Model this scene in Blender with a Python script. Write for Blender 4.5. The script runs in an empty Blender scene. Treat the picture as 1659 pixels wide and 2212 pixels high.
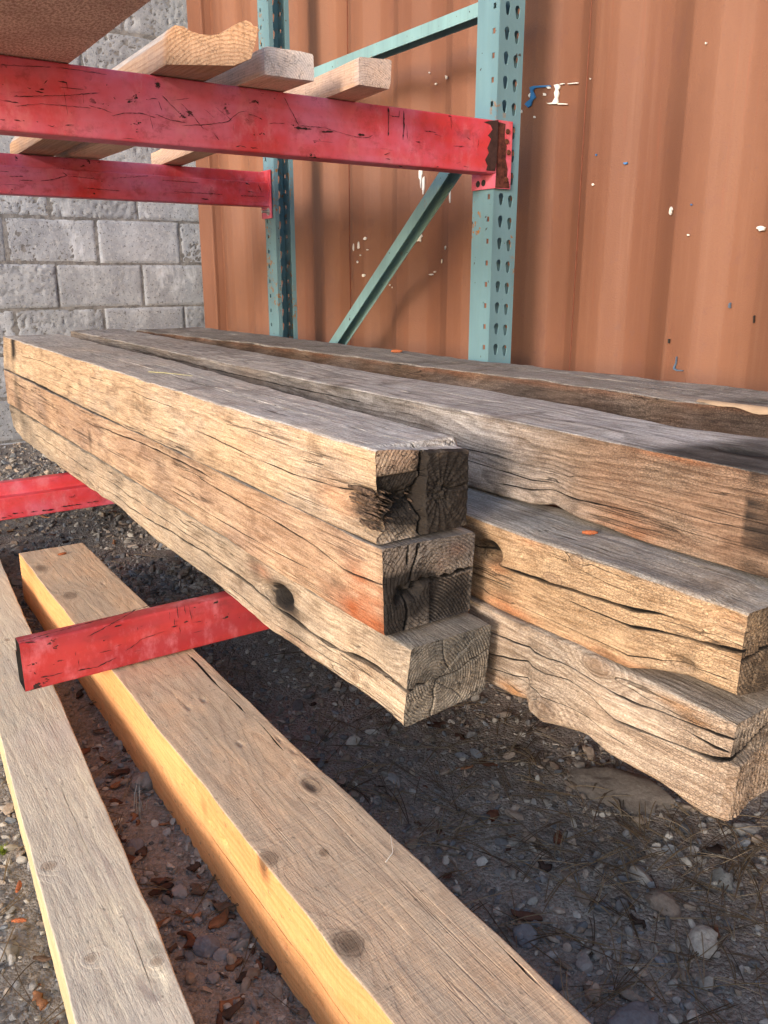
import bpy, bmesh, math, random
import numpy as np
from mathutils import Vector, Matrix
R = math.radians
scene = bpy.context.scene
COL = scene.collection

# ------------------------------------------------------------------ camera
G = -0.785                      # ground level (the camera is the origin)
p, yw = 0.27887673, 0.59751434
fw = Vector((math.sin(yw)*math.cos(p), math.cos(yw)*math.cos(p), -math.sin(p)))
rt = Vector((math.cos(yw), -math.sin(yw), 0)); up = rt.cross(fw)
cd = bpy.data.cameras.new('camera'); cam = bpy.data.objects.new('camera', cd); COL.objects.link(cam)
m = Matrix((rt, up, -fw)).transposed().to_4x4()
cam.matrix_world = m
cd.sensor_fit = 'VERTICAL'; cd.sensor_height = 24.0; cd.lens = 1793.1/2212*24
cd.clip_start = 0.02; cd.clip_end = 400
scene.camera = cam
scene.render.resolution_x = 768; scene.render.resolution_y = 1024
# ------------------------------------------------------------------ light
AZ, EL = 26.0, 13.0             # light travels towards +X, a little +Y and down
d = Vector((math.cos(R(EL))*math.cos(R(AZ)), math.cos(R(EL))*math.sin(R(AZ)), -math.sin(R(EL))))
sl = bpy.data.lights.new('sun', 'SUN'); sl.energy = 1.25; sl.angle = R(13); sl.color = (1.0, 0.885, 0.79)
so = bpy.data.objects.new('sun', sl); COL.objects.link(so)
so.rotation_euler = d.to_track_quat('-Z', 'Y').to_euler()
w = bpy.data.worlds.new('World'); scene.world = w; w.use_nodes = True
nt = w.node_tree; sky = nt.nodes.new('ShaderNodeTexSky'); sky.sky_type = 'NISHITA'; sky.sun_disc = False
sky.sun_elevation = R(EL); s_ = -d; sky.sun_rotation = math.atan2(s_.x, s_.y)
bg = nt.nodes['Background']; bg.inputs[1].default_value = 0.15
nt.links.new(sky.outputs[0], bg.inputs[0])
scene.view_settings.view_transform = 'Standard'; scene.view_settings.look = 'None'
scene.view_settings.exposure = 1.45; scene.view_settings.gamma = 1.0
scene.view_settings.use_curve_mapping = False

# ------------------------------------------------------------------ helpers
rng = np.random.default_rng(7)
_perm = np.random.default_rng(3).random(65536).astype(np.float32)*2-1
def vnoise(x, y, z):
    xi, yi, zi = np.floor(x).astype(np.int64), np.floor(y).astype(np.int64), np.floor(z).astype(np.int64)
    fx, fy, fz = x-xi, y-yi, z-zi
    fx = fx*fx*(3-2*fx); fy = fy*fy*(3-2*fy); fz = fz*fz*(3-2*fz)
    def h(a, b, c): return _perm[((a*73856093) ^ (b*19349663) ^ (c*83492791)) & 65535]
    r = 0
    for i in (0, 1):
        for j in (0, 1):
            for k in (0, 1):
                r = r + h(xi+i, yi+j, zi+k)*(fx if i else 1-fx)*(fy if j else 1-fy)*(fz if k else 1-fz)
    return r
def fbm(x, y, z, o=4, g=.5):
    a, r, s = 1.0, 0, 0
    for i in range(o):
        r = r + a*vnoise(x+i*17.3, y-i*9.1, z+i*4.7); s += a; a *= g; x, y, z = x*2, y*2, z*2
    return r/s
def sstep(a, b, x): t = np.clip((x-a)/(b-a), 0, 1); return t*t*(3-2*t)

def mesh_obj(name, V, F, mat=None, parent=None, loc=(0, 0, 0), smooth=True, attr=None, auto=None):
    """V in world coordinates; loc becomes the object's origin."""
    V = np.asarray(V, dtype=np.float64)-np.array(loc)
    me = bpy.data.meshes.new(name)
    if isinstance(F, np.ndarray):
        n, k = F.shape
        me.vertices.add(len(V)); me.vertices.foreach_set('co', V.ravel())
        me.loops.add(n*k); me.loops.foreach_set('vertex_index', F.ravel().astype(np.int32))
        me.polygons.add(n); me.polygons.foreach_set('loop_start', np.arange(0, n*k, k, dtype=np.int32))
        me.polygons.foreach_set('loop_total', np.full(n, k, dtype=np.int32))
        me.update(calc_edges=True)
    else:
        me.from_pydata(V.tolist(), [], F)
    me.validate()
    if attr is not None:
        ca = me.color_attributes.new('mask', 'FLOAT_COLOR', 'POINT')
        ca.data.foreach_set('color', np.asarray(attr, dtype=np.float32).ravel())
    if smooth: me.polygons.foreach_set('use_smooth', np.ones(len(me.polygons), dtype=bool))
    o = bpy.data.objects.new(name, me); COL.objects.link(o)
    o.location = loc
    if auto is not None:
        try: me.set_sharp_from_angle(angle=R(auto))
        except Exception: pass
    if mat: me.materials.append(mat)
    if parent:
        o.parent = parent; o.location = Vector(loc)-parent.location
    return o
def thing(name, label, cat, loc, group=None):
    o = bpy.data.objects.new(name, None); COL.objects.link(o); o.location = loc
    o.empty_display_size = .05
    tag(o, label, cat, group); return o
def tag(o, label=None, cat=None, group=None, kind=None):
    if label and not kind: kind = 'thing'
    if label: o['label'] = label
    if cat: o['category'] = cat
    if group: o['group'] = group
    if kind: o['kind'] = kind
    return o
class MB:
    def __init__(s): s.v = []; s.f = []; s.starts = []
    def add(s, v, f):
        s.starts.append(len(s.v))
        n = len(s.v); s.v += [tuple(a) for a in v]; s.f += [tuple(i+n for i in q) for q in f]
    def box(s, a, b, bev=0.0):
        (x0, y0, z0), (x1, y1, z1) = a, b
        if bev <= 0:
            s.add([(x0,y0,z0),(x1,y0,z0),(x1,y1,z0),(x0,y1,z0),(x0,y0,z1),(x1,y0,z1),(x1,y1,z1),(x0,y1,z1)],
                  [(0,3,2,1),(4,5,6,7),(0,1,5,4),(1,2,6,5),(2,3,7,6),(3,0,4,7)]); return
        bm = bmesh.new(); bmesh.ops.create_cube(bm, size=1)
        for v in bm.verts: v.co = Vector(((x0+x1)/2+v.co.x*(x1-x0), (y0+y1)/2+v.co.y*(y1-y0), (z0+z1)/2+v.co.z*(z1-z0)))
        bmesh.ops.bevel(bm, geom=bm.edges[:], offset=bev, segments=2, affect='EDGES', profile=.6)
        bm.verts.index_update(); s.add([v.co[:] for v in bm.verts], [[v.index for v in f.verts] for f in bm.faces]); bm.free()
    def prism(s, poly, frame):
        """poly: 2-D outline; frame(u,v,t) -> 3-D for t in (0,1). closed solid."""
        n = len(poly); a = [frame(u, v, 0) for u, v in poly]; b = [frame(u, v, 1) for u, v in poly]
        s.add(a+b, [tuple(range(n))[::-1], tuple(range(n, 2*n))]+[(i, (i+1) % n, n+(i+1) % n, n+i) for i in range(n)])
    def cyl(s, c, ax, r, h, n=16, r2=None):
        ax = Vector(ax).normalized(); q = ax.to_track_quat('Z', 'Y'); r2 = r if r2 is None else r2
        a = [Vector(c)+q @ Vector((r*math.cos(t*2*math.pi/n), r*math.sin(t*2*math.pi/n), 0)) for t in range(n)]
        b = [Vector(c)+q @ Vector((r2*math.cos(t*2*math.pi/n), r2*math.sin(t*2*math.pi/n), h)) for t in range(n)]
        s.add([v[:] for v in a+b], [tuple(range(n))[::-1], tuple(range(n, 2*n))]+[(i, (i+1) % n, n+(i+1) % n, n+i) for i in range(n)])
    def build(s, name, mat, parent=None, loc=(0, 0, 0), smooth=False, auto=None, bevel=None):
        o = mesh_obj(name, s.v, s.f, mat, parent, loc, smooth or auto is not None, None, auto)
        bm = bmesh.new(); bm.from_mesh(o.data); bmesh.ops.recalc_face_normals(bm, faces=bm.faces[:]); bm.to_mesh(o.data); bm.free()
        if bevel:
            b = o.modifiers.new('bevel', 'BEVEL'); b.width = bevel; b.segments = 2; b.limit_method = 'ANGLE'; b.angle_limit = R(40)
        return o

# ------------------------------------------------------------------ materials
class NT:
    def __init__(s, name):
        s.m = bpy.data.materials.new(name); s.m.use_nodes = True; s.t = s.m.node_tree
        s.b = s.t.nodes['Principled BSDF']; s.b.inputs['Specular IOR Level'].default_value = .25
    def n(s, ty, **k):
        q = s.t.nodes.new(ty)
        for a, b in k.items(): setattr(q, a, b)
        return q
    def l(s, a, b): s.t.links.new(a, b)
    def put(s, sock, v):
        if isinstance(v, (int, float)): sock.default_value = v
        elif isinstance(v, (tuple, list)): sock.default_value = v if len(v) == len(sock.default_value) else tuple(v)+(1,)
        else: s.l(v, sock)
    def math(s, op, a, b=0.0, c=None, clamp=False):
        q = s.n('ShaderNodeMath', operation=op, use_clamp=clamp); s.put(q.inputs[0], a); s.put(q.inputs[1], b)
        if c is not None: s.put(q.inputs[2], c)
        return q.outputs[0]
    def co(s, kind='Object'): 
        return s.n('ShaderNodeTexCoord').outputs[kind]
    def map(s, v, sc=(1, 1, 1), lo=(0, 0, 0), ro=(0, 0, 0)):
        q = s.n('ShaderNodeMapping'); s.l(v, q.inputs[0]); q.inputs['Scale'].default_value = sc; q.inputs['Location'].default_value = lo
        q.inputs['Rotation'].default_value = ro; return q.outputs[0]
    def noise(s, v, scale=5, detail=4, rough=.5, dist=0, out=0):
        q = s.n('ShaderNodeTexNoise'); s.l(v, q.inputs['Vector']); q.inputs['Scale'].default_value = scale
        q.inputs['Detail'].default_value = detail; q.inputs['Roughness'].default_value = rough; q.inputs['Distortion'].default_value = dist
        return q.outputs[out]
    def vor(s, v, scale=5, feat='F1', out='Distance', rand=1):
        q = s.n('ShaderNodeTexVoronoi', feature=feat); s.l(v, q.inputs['Vector']); q.inputs['Scale'].default_value = scale
        q.inputs['Randomness'].default_value = rand
        return q.outputs[out]
    def ramp(s, f, lo, hi, a=0.0, b=1.0, smooth=True):
        q = s.n('ShaderNodeMapRange', interpolation_type='SMOOTHSTEP' if smooth else 'LINEAR'); s.put(q.inputs['Value'], f)
        for i, x in zip((1, 2, 3, 4), (lo, hi, a, b)): q.inputs[i].default_value = x
        return q.outputs[0]
    def mix(s, f, a, b, mode='MIX'):
        q = s.n('ShaderNodeMix', data_type='RGBA', blend_type=mode); s.put(q.inputs[0], f)
        s.put(q.inputs[6], a); s.put(q.inputs[7], b); return q.outputs[2]
    def sep(s, v): q = s.n('ShaderNodeSeparateXYZ'); s.l(v, q.inputs[0]); return q.outputs
    def mask(s):
        q = s.n('ShaderNodeVertexColor', layer_name='mask'); r = s.n('ShaderNodeSeparateColor'); s.l(q.outputs[0], r.inputs[0]); return r.outputs[0], r.outputs[1], r.outputs[2], q.outputs[1]
    def bump(s, h, dist=.002, st=1.0, nrm=None):
        q = s.n('ShaderNodeBump'); s.l(h, q.inputs['Height']); q.inputs['Distance'].default_value = dist; q.inputs['Strength'].default_value = st
        if nrm: s.l(nrm, q.inputs['Normal'])
        return q.outputs[0]
    def fin(s, col, rough=.8, nrm=None, metal=0.0):
        s.put(s.b.inputs['Base Color'], col); s.put(s.b.inputs['Roughness'], rough); s.put(s.b.inputs['Metallic'], metal)
        if nrm: s.l(nrm, s.b.inputs['Normal'])
        return s.m

def wood(name, light=(.50, .34, .20), dark=(.27, .16, .085), grey=(.26, .255, .26), greyd=(.12, .115, .12),
         seed=0.0, pith=(0, 0), ring=.0045, crackle=0.0, bumpd=.0014, fresh=(.55, .20, .09), ringmix=.6, checks=.8, saw=0.0, wav=.012, knots=(), hairc=1.0):
    """solid 3-D wood: rings round a pith that runs along Y, so side grain and end grain agree.
    mask R = dark stain plus shade painted into cracks and holes, G = raw orange wood, B = silver weathering, A = pale tone"""
    t = NT(name); c = t.co(); mr, mg, mb, ma = t.mask()
    cs = t.map(c, (1, 1, 1), (seed*1.7, seed*.9, seed*.6))
    warp = t.n('ShaderNodeVectorMath', operation='MULTIPLY_ADD')
    nz = t.n('ShaderNodeTexNoise'); t.l(t.map(cs, (9, 1.6, 9)), nz.inputs['Vector']); nz.inputs['Scale'].default_value = 1; nz.inputs['Detail'].default_value = 3
    t.l(nz.outputs[1], warp.inputs[0]); warp.inputs[1].default_value = (wav*3, 0, wav*3); t.l(c, warp.inputs[2])
    x, y, z = t.sep(warp.outputs[0])
    dx = t.math('SUBTRACT', x, pith[0]+wav*1.5); dz = t.math('SUBTRACT', z, pith[1]+wav*1.5)
    r = t.math('SQRT', t.math('ADD', t.math('MULTIPLY', dx, dx), t.math('MULTIPLY', dz, dz)))
    rr = t.math('ADD', t.math('DIVIDE', r, ring), t.math('MULTIPLY', t.noise(t.map(cs, (3, .5, 3)), 1, 2), 6.0))
    kd = []
    for (kx, ky, kz, sx, sy) in knots:
        vv = t.n('ShaderNodeVectorMath', operation='SUBTRACT'); t.l(c, vv.inputs[0]); vv.inputs[1].default_value = (kx, ky, kz)
        v2 = t.n('ShaderNodeVectorMath', operation='DIVIDE'); t.l(vv.outputs[0], v2.inputs[0]); v2.inputs[1].default_value = (sx, sy, sx)
        v3 = t.n('ShaderNodeVectorMath', operation='LENGTH'); t.l(v2.outputs[0], v3.inputs[0])
        dd = t.math('ADD', v3.outputs['Value'], t.math('MULTIPLY', t.math('SUBTRACT', t.noise(c, 110, 2), .5), .5)); kd.append(dd)
        rr = t.math('ADD', rr, t.math('MULTIPLY', t.math('EXPONENT', t.math('MULTIPLY', t.math('MULTIPLY', dd, dd), -.22)), 4.5*max(.45, hairc)))
    fr = t.math('FRACT', rr)
    ringv = t.math('MULTIPLY', t.ramp(fr, .25, .85), t.ramp(fr, .86, 1.0, 1, 0))
    streak = t.noise(t.map(cs, (240, 7, 240)), 1, 4, .6)
    blot = t.noise(t.map(cs, (14, 5, 14)), 1, 4, .6)
    fine = t.noise(t.map(cs, (500, 120, 500)), 1, 2, .6)
    f = t.math('ADD', t.math('MULTIPLY', ringv, ringmix), t.math('MULTIPLY', t.ramp(streak, .35, .7), 1-ringmix), clamp=True)
    base = t.mix(f, light, dark)
    gr = t.mix(f, grey, greyd)
    gm = t.math('ADD', mb, t.math('MULTIPLY', t.math('SUBTRACT', blot, .5), 1.1), clamp=True)
    gm = t.math('MULTIPLY', gm, t.ramp(mb, 0, .15))
    base = t.mix(gm, base, gr)
    base = t.mix(t.math('MULTIPLY', mg, t.ramp(blot, .3, .6), clamp=True), base, fresh)
    base = t.mix(t.ramp(blot, .3, .8, 0, .55), base, t.mix(1.0, base, t.mix(gm, (.55, .50, .46), (.62, .62, .64)), 'MULTIPLY'))
    hair = t.noise(t.map(cs, (520, 26, 520), (2, 7, 5)), 1, 3, .75)
    base = t.mix(1.0, base, t.mix(t.ramp(hair, .30, .70), tuple([1+.22*hairc]*3), tuple(1-(1-q)*hairc for q in (.66, .63, .60))), 'MULTIPLY')
    spk = t.noise(t.map(cs, (420, 300, 420), (8, 1, 3)), 1, 2, .8)
    base = t.mix(1.0, base, t.mix(t.ramp(spk, .35, .68), tuple([1+.10*hairc]*3), tuple(1-(1-q)*max(.35, hairc) for q in (.74, .72, .70))), 'MULTIPLY')
    for dd in kd:
        kr = t.math('FRACT', t.math('MULTIPLY', dd, 3.2)); kc = t.mix(t.ramp(kr, .2, .9), (.20, .12, .075), (.34, .22, .14))
        base = t.mix(t.ramp(dd, .6, 1.1, .55, 0), base, kc); base = t.mix(t.ramp(t.math('ABSOLUTE', t.math('SUBTRACT', dd, 1.0)), 0, .16, .42, 0), base, (.09, .05, .035))
    if hairc == 1.0:
        st_ = t.noise(t.map(cs, (5, 11, 26), (6, 6, 6)), 1, 5, .7); base = t.mix(t.ramp(st_, .50, .68, 0, .55), base, t.mix(1.0, base, (.40, .34, .30), 'MULTIPLY'))
        pl_ = t.noise(t.map(cs, (8, 5, 20), (1, 9, 2)), 1, 5, .7); base = t.mix(t.ramp(pl_, .54, .70, 0, .40), base, t.mix(1.0, base, (1.35, 1.32, 1.28), 'MULTIPLY'))
    # small dirty flecks
    fleck = t.noise(t.map(cs, (130, 60, 130)), 1, 3, .7)
    base = t.mix(t.ramp(fleck, .60, .74, 0, .55), base, (.10, .075, .055))
    # long drying checks that follow the grain
    ck = t.noise(t.map(cs, (60, .75, 60), (3.1, 0, 0)), 1, 2, .5)
    ckl = t.math('MULTIPLY', t.ramp(t.math('ABSOLUTE', t.math('SUBTRACT', ck, .5)), .0, .011, 1, 0), t.ramp(t.noise(t.map(cs, (14, 3.5, 14)), 1, 2), .50, .60))
    ckl = t.math('MULTIPLY', ckl, checks)
    base = t.mix(t.math('MULTIPLY', ckl, .85), base, (.035, .026, .02))
    h = t.math('ADD', t.math('MULTIPLY', f, -.4), t.math('ADD', t.math('MULTIPLY', fine, .6), t.math('MULTIPLY', hair, -.9*hairc)))
    h = t.math('ADD', h, t.math('MULTIPLY', ckl, -2.5))
    if crackle:
        vc = t.vor(t.map(cs, (330, 210, 330)), 1, 'DISTANCE_TO_EDGE')
        cl = t.math('MULTIPLY', t.ramp(vc, .0, .10, 1, 0), t.ramp(t.noise(t.map(cs, (12, 7, 12)), 1, 2), .38, .55, .25, 1))
        base = t.mix(t.math('MULTIPLY', cl, .42*crackle), base, (.07, .045, .03))
        h = t.math('ADD', h, t.math('MULTIPLY', cl, -1.0*crackle))
    gnn = t.n('ShaderNodeNewGeometry'); _gx, gy, _gz = t.sep(gnn.outputs['True Normal']); endm = t.ramp(t.math('ABSOLUTE', gy), .7, .9)
    ang = t.math('ARCTAN2', dz, dx); pv = t.n('ShaderNodeCombineXYZ'); t.l(t.math('MULTIPLY', ang, 7.0), pv.inputs[0]); t.l(t.math('MULTIPLY', r, 60.0), pv.inputs[1]); pv.inputs[2].default_value = seed
    rc = t.noise(pv.outputs[0], 1, 3, .6); rl = t.math('MULTIPLY', t.ramp(t.math('ABSOLUTE', t.math('SUBTRACT', rc, .5)), .004, .022, 1, 0), t.ramp(t.noise(t.map(cs, (60, 60, 60)), 1, 2), .42, .56))
    rl = t.math('MULTIPLY', rl, t.math('MULTIPLY', endm, hairc)); dring = t.math('MULTIPLY', t.math('MULTIPLY', ringv, endm), .30*hairc)
    base = t.mix(dring, base, t.mix(1.0, base, (.42, .38, .36), 'MULTIPLY')); base = t.mix(t.math('MULTIPLY', rl, .85), base, (.03, .022, .018))
    h = t.math('ADD', h, t.math('ADD', t.math('MULTIPLY', rl, -2.5), t.math('MULTIPLY', dring, -1.4)))
    if saw:
        sw = t.noise(t.map(cs, (6, 330, 6), (0, 0, 0), (0, 0, R(8))), 1, 2, .5)
        h = t.math('ADD', h, t.math('MULTIPLY', sw, saw)); base = t.mix(t.ramp(sw, .35, .7, 0, .22*saw), base, t.mix(1.0, base, (.6, .55, .5), 'MULTIPLY'))
    base = t.mix(t.math('MULTIPLY', ma, .0), base, base)
    dk = t.math('ADD', mr, t.math('MULTIPLY', t.math('SUBTRACT', blot, .5), .6)); dk = t.math('MULTIPLY', t.ramp(dk, .02, .80, 0, 1, False), t.ramp(mr, 0, .12))
    base = t.mix(t.math('MULTIPLY', dk, .97), base, (.012, .0095, .009))
    return t.fin(base, .82, t.bump(h, bumpd, 1.0))

def paint_red(name='red_paint', base=(.54, .042, .055), pale=(.60, .15, .235), chips=1.0, seed=0):
    t = NT(name); c = t.map(t.co(), (1, 1, 1), (seed, seed, 0))
    n1 = t.noise(c, 5, 4, .6); col = t.mix(t.ramp(n1, .35, .65), base, pale)
    col = t.mix(t.ramp(t.noise(t.map(c, (26, 26, 14)), 1, 5, .7), .48, .72, 0, .6), col, (.62, .20, .24))
    col = t.mix(t.ramp(t.noise(t.map(c, (18, 18, 22), (3, 3, 3)), 1, 6, .75), .52, .70, 0, .55), col, (.20, .03, .035))
    col = t.mix(t.ramp(t.noise(t.map(c, (3, 3, 30)), 1, 4), .4, .7, 0, .35), col, (.62, .05, .035))
    chip = t.noise(t.map(c, (34, 34, 60)), 1, 5, .65); reg = t.noise(c, 6, 3)
    cm = t.math('MULTIPLY', t.ramp(chip, .64, .655), t.ramp(reg, .48, .60))
    scr = t.noise(t.map(c, (6, 60, 210), (0, 0, 0), (0, R(7), 0)), 1, 3, .6)
    sm = t.math('MULTIPLY', t.ramp(scr, .69, .71), t.ramp(t.noise(c, 9, 2, .5, 1), .45, .6))
    cm = t.math('MAXIMUM', cm, sm); cm = t.math('MULTIPLY', cm, chips)
    col = t.mix(cm, col, (.035, .02, .018))
    dust = t.noise(t.map(c, (60, 60, 60)), 1, 5, .7); col = t.mix(t.ramp(dust, .45, .75, 0, .22), col, (.16, .05, .04))
    h = t.math('ADD', t.math('MULTIPLY', cm, -1), t.math('MULTIPLY', t.noise(c, 90, 3), .35))
    return t.fin(col, t.mix(cm, (.5,)*3, (.85,)*3), t.bump(h, .0006))
def paint_teal(name='teal_paint', base=(.15, .27, .32), rust=1.3):
    t = NT(name); c = t.co()
    col = t.mix(t.ramp(t.noise(t.map(c, (12, 12, 2.5)), 1, 4), .3, .7), base, tuple(a*.78 for a in base))
    col = t.mix(t.ramp(t.noise(t.map(c, (90, 90, 6)), 1, 4), .5, .75, 0, .3), col, (.12, .20, .21))
    sp = t.noise(t.map(c, (70, 70, 60)), 1, 4, .7); reg = t.noise(t.map(c, (8, 8, 4)), 1, 2)
    rm = t.math('MULTIPLY', t.ramp(sp, .56, .62), t.ramp(reg, .54, .64)); rm = t.math('MULTIPLY', rm, rust)
    col = t.mix(rm, col, t.mix(t.noise(c, 300, 3), (.13, .05, .02), (.42, .20, .06)))
    sk = t.ramp(t.noise(t.map(c, (60, 60, 60)), 1, 2), .71, .73); col = t.mix(sk, col, (.05, .05, .05))
    return t.fin(col, .48, t.bump(t.math('ADD', rm, t.noise(c, 120, 3)), .0004))
def paint_container():
    t = NT('container_paint'); c = t.co(); x, y, z = t.sep(c)
    n1 = t.noise(t.map(c, (3, 3, .7)), 1, 5, .6); col = t.mix(t.ramp(n1, .3, .7), (.232, .108, .066), (.182, .080, .048))
    st = t.noise(t.map(c, (40, 40, 1.3)), 1, 5, .65); col = t.mix(t.ramp(st, .48, .78, 0, .28), col, (.285, .152, .102))
    st2 = t.noise(t.map(c, (70, 70, 2.2), (5, 5, 5)), 1, 4, .7); col = t.mix(t.ramp(st2, .60, .72, 0, .38), col, (.24, .085, .05))
    drip = t.noise(t.map(c, (22, 22, 1.0), (9, 2, 1)), 1, 3, .5, .6)
    dm = t.math('MULTIPLY', t.ramp(t.math('ABSOLUTE', t.math('SUBTRACT', drip, .5)), 0, .006, 1, 0), t.ramp(t.noise(t.map(c, (2, 2, 1.5)), 1, 2), .47, .56))
    col = t.mix(t.math('MULTIPLY', dm, .5), col, (.20, .075, .05))
    sm = t.noise(t.map(c, (9, 9, 6), (2, 7, 3)), 1, 6, .75); col = t.mix(t.ramp(sm, .56, .70, 0, .6), col, (.19, .085, .06))
    lowd = t.ramp(z, -.35, .05, .5, 0)   # brown blotches, stronger towards the bottom
    col = t.mix(t.math('MULTIPLY', lowd, t.ramp(sm, .3, .6)), col, (.23, .13, .085))
    ms = t.noise(t.map(c, (30, 30, 30), (1, 1, 1)), 1, 5, .8); col = t.mix(t.ramp(ms, .60, .68, 0, .5), col, (.17, .085, .065))
    dn = t.noise(t.map(c, (1.2, 1.2, .5), (7, 7, 7)), 1, 3, .5); col = t.mix(t.ramp(dn, .40, .65, 0, .5), col, t.mix(1.0, col, (.80, .72, .74), 'MULTIPLY'))
    return t.fin(col, .62, t.bump(t.math('ADD', t.math('MULTIPLY', t.noise(c, 260, 3), .5), t.noise(c, 14, 3)), .0020))
def plain(name, col, rough=.6, metal=0.0, var=.25, sc=40):
    t = NT(name); c = t.co(); n = t.noise(c, sc, 4, .6)
    return t.fin(t.mix(t.ramp(n, .3, .7), col, tuple(a*(1-var) for a in col)), rough, t.bump(n, .0008), metal)

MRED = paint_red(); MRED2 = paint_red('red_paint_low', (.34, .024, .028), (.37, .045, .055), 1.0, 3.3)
MTEAL = paint_teal(); MTEAL2 = paint_teal('teal_brace_paint', (.22, .38, .41), .35)
MBLACK = plain('bare_steel', (.035, .03, .028), .6); MRUST = plain('rusty_steel', (.16, .055, .03), .8, 0, .6, 60)
MZINC = plain('zinc', (.55, .55, .52), .35, .8, .3)
MCONT = paint_container()

# ------------------------------------------------------------------ ground and litter
def ground_z(x, y):
    return G+.012*fbm(x*1.6, y*1.6, x*0+2.2, 3)+.006*fbm(x*9, y*9, x*0+5.5, 4)+np.where(y > 2.6, (y-2.6)*.018, 0)
def build_ground():
    gx = np.concatenate([-np.geomspace(60, .6, 26), np.linspace(-.5, 1.75, 300), np.geomspace(1.9, 60, 24)])
    gy = np.concatenate([-np.geomspace(60, .2, 24), np.linspace(-.1, 3.0, 360), np.linspace(3.02, 4.4, 50), np.geomspace(4.6, 90, 20)])
    X, Y = np.meshgrid(gx, gy); Z = ground_z(X, Y)+.003*fbm(X*60, Y*60, X*0, 3)
    V = np.stack([X, Y, Z], -1).reshape(-1, 3); nx, ny = len(gx), len(gy)
    i = np.arange(nx*ny).reshape(ny, nx)
    F = np.stack([i[:-1, :-1], i[:-1, 1:], i[1:, 1:], i[1:, :-1]], -1).reshape(-1, 4)
    t = NT('dirt'); c = t.co()
    col = t.mix(t.ramp(t.noise(c, 7, 5), .3, .7), (.54, .44, .35), (.36, .29, .24))
    x_, y_, z_ = t.sep(c); col = t.mix(t.ramp(t.math('ADD', x_, t.math('MULTIPLY', t.noise(c, 3, 3), .4)), -.35, -.75), col, (.46, .41, .35))   # unseen ground in front of the rack, made paler to bounce light upward
    v = t.vor(c, 190, 'F1', 'Color'); sv = t.sep(v)
    col = t.mix(t.ramp(x_, -.7, -.3, .12, .55), col, t.mix(sv[0], (.08, .075, .07), (.30, .285, .27)))
    col = t.mix(t.ramp(t.noise(c, 60, 4, .7), .5, .75, 0, .6), col, (.07, .055, .045))
    h = t.math('ADD', t.math('MULTIPLY', t.vor(c, 190), -1), t.noise(c, 500, 3))
    mm = t.fin(col, .95, t.bump(h, .004))
    tag(mesh_obj('ground', V, F, mm), kind='structure')
build_ground()

def ico(sub):
    bm = bmesh.new(); bmesh.ops.create_icosphere(bm, subdivisions=sub, radius=1); bm.verts.index_update()
    v = np.array([q.co[:] for q in bm.verts]); f = np.array([[q.index for q in g.verts] for g in bm.faces]); bm.free(); return v, f
def rotm(n):
    q = rng.normal(size=(n, 4)); q /= np.linalg.norm(q, axis=1)[:, None]; a, b, c, d_ = q.T
    return np.stack([np.stack([1-2*(c*c+d_*d_), 2*(b*c-a*d_), 2*(b*d_+a*c)], -1), np.stack([2*(b*c+a*d_), 1-2*(b*b+d_*d_), 2*(c*d_-a*b)], -1),
                     np.stack([2*(b*d_-a*c), 2*(c*d_+a*b), 1-2*(b*b+c*c)], -1)], 1)
PAL = np.array([(.22, .205, .19), (.17, .16, .155), (.28, .25, .215), (.12, .113, .11), (.26, .21, .17), (.33, .30, .26), (.20, .155, .12), (.15, .155, .165), (.23, .18, .14)])
def vcol_mat(name, rough=.85, bs=160, bd=.0015):
    t = NT(name); q = t.n('ShaderNodeVertexColor', layer_name='mask'); c = t.co(); n = t.noise(c, bs, 4, .65)
    return t.fin(t.mix(t.ramp(n, .3, .75, .0, .55), q.outputs[0], t.mix(1.0, q.outputs[0], (.45, .43, .42), 'MULTIPLY')), rough, t.bump(n, bd))
MSTONE = vcol_mat('stone')
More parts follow.
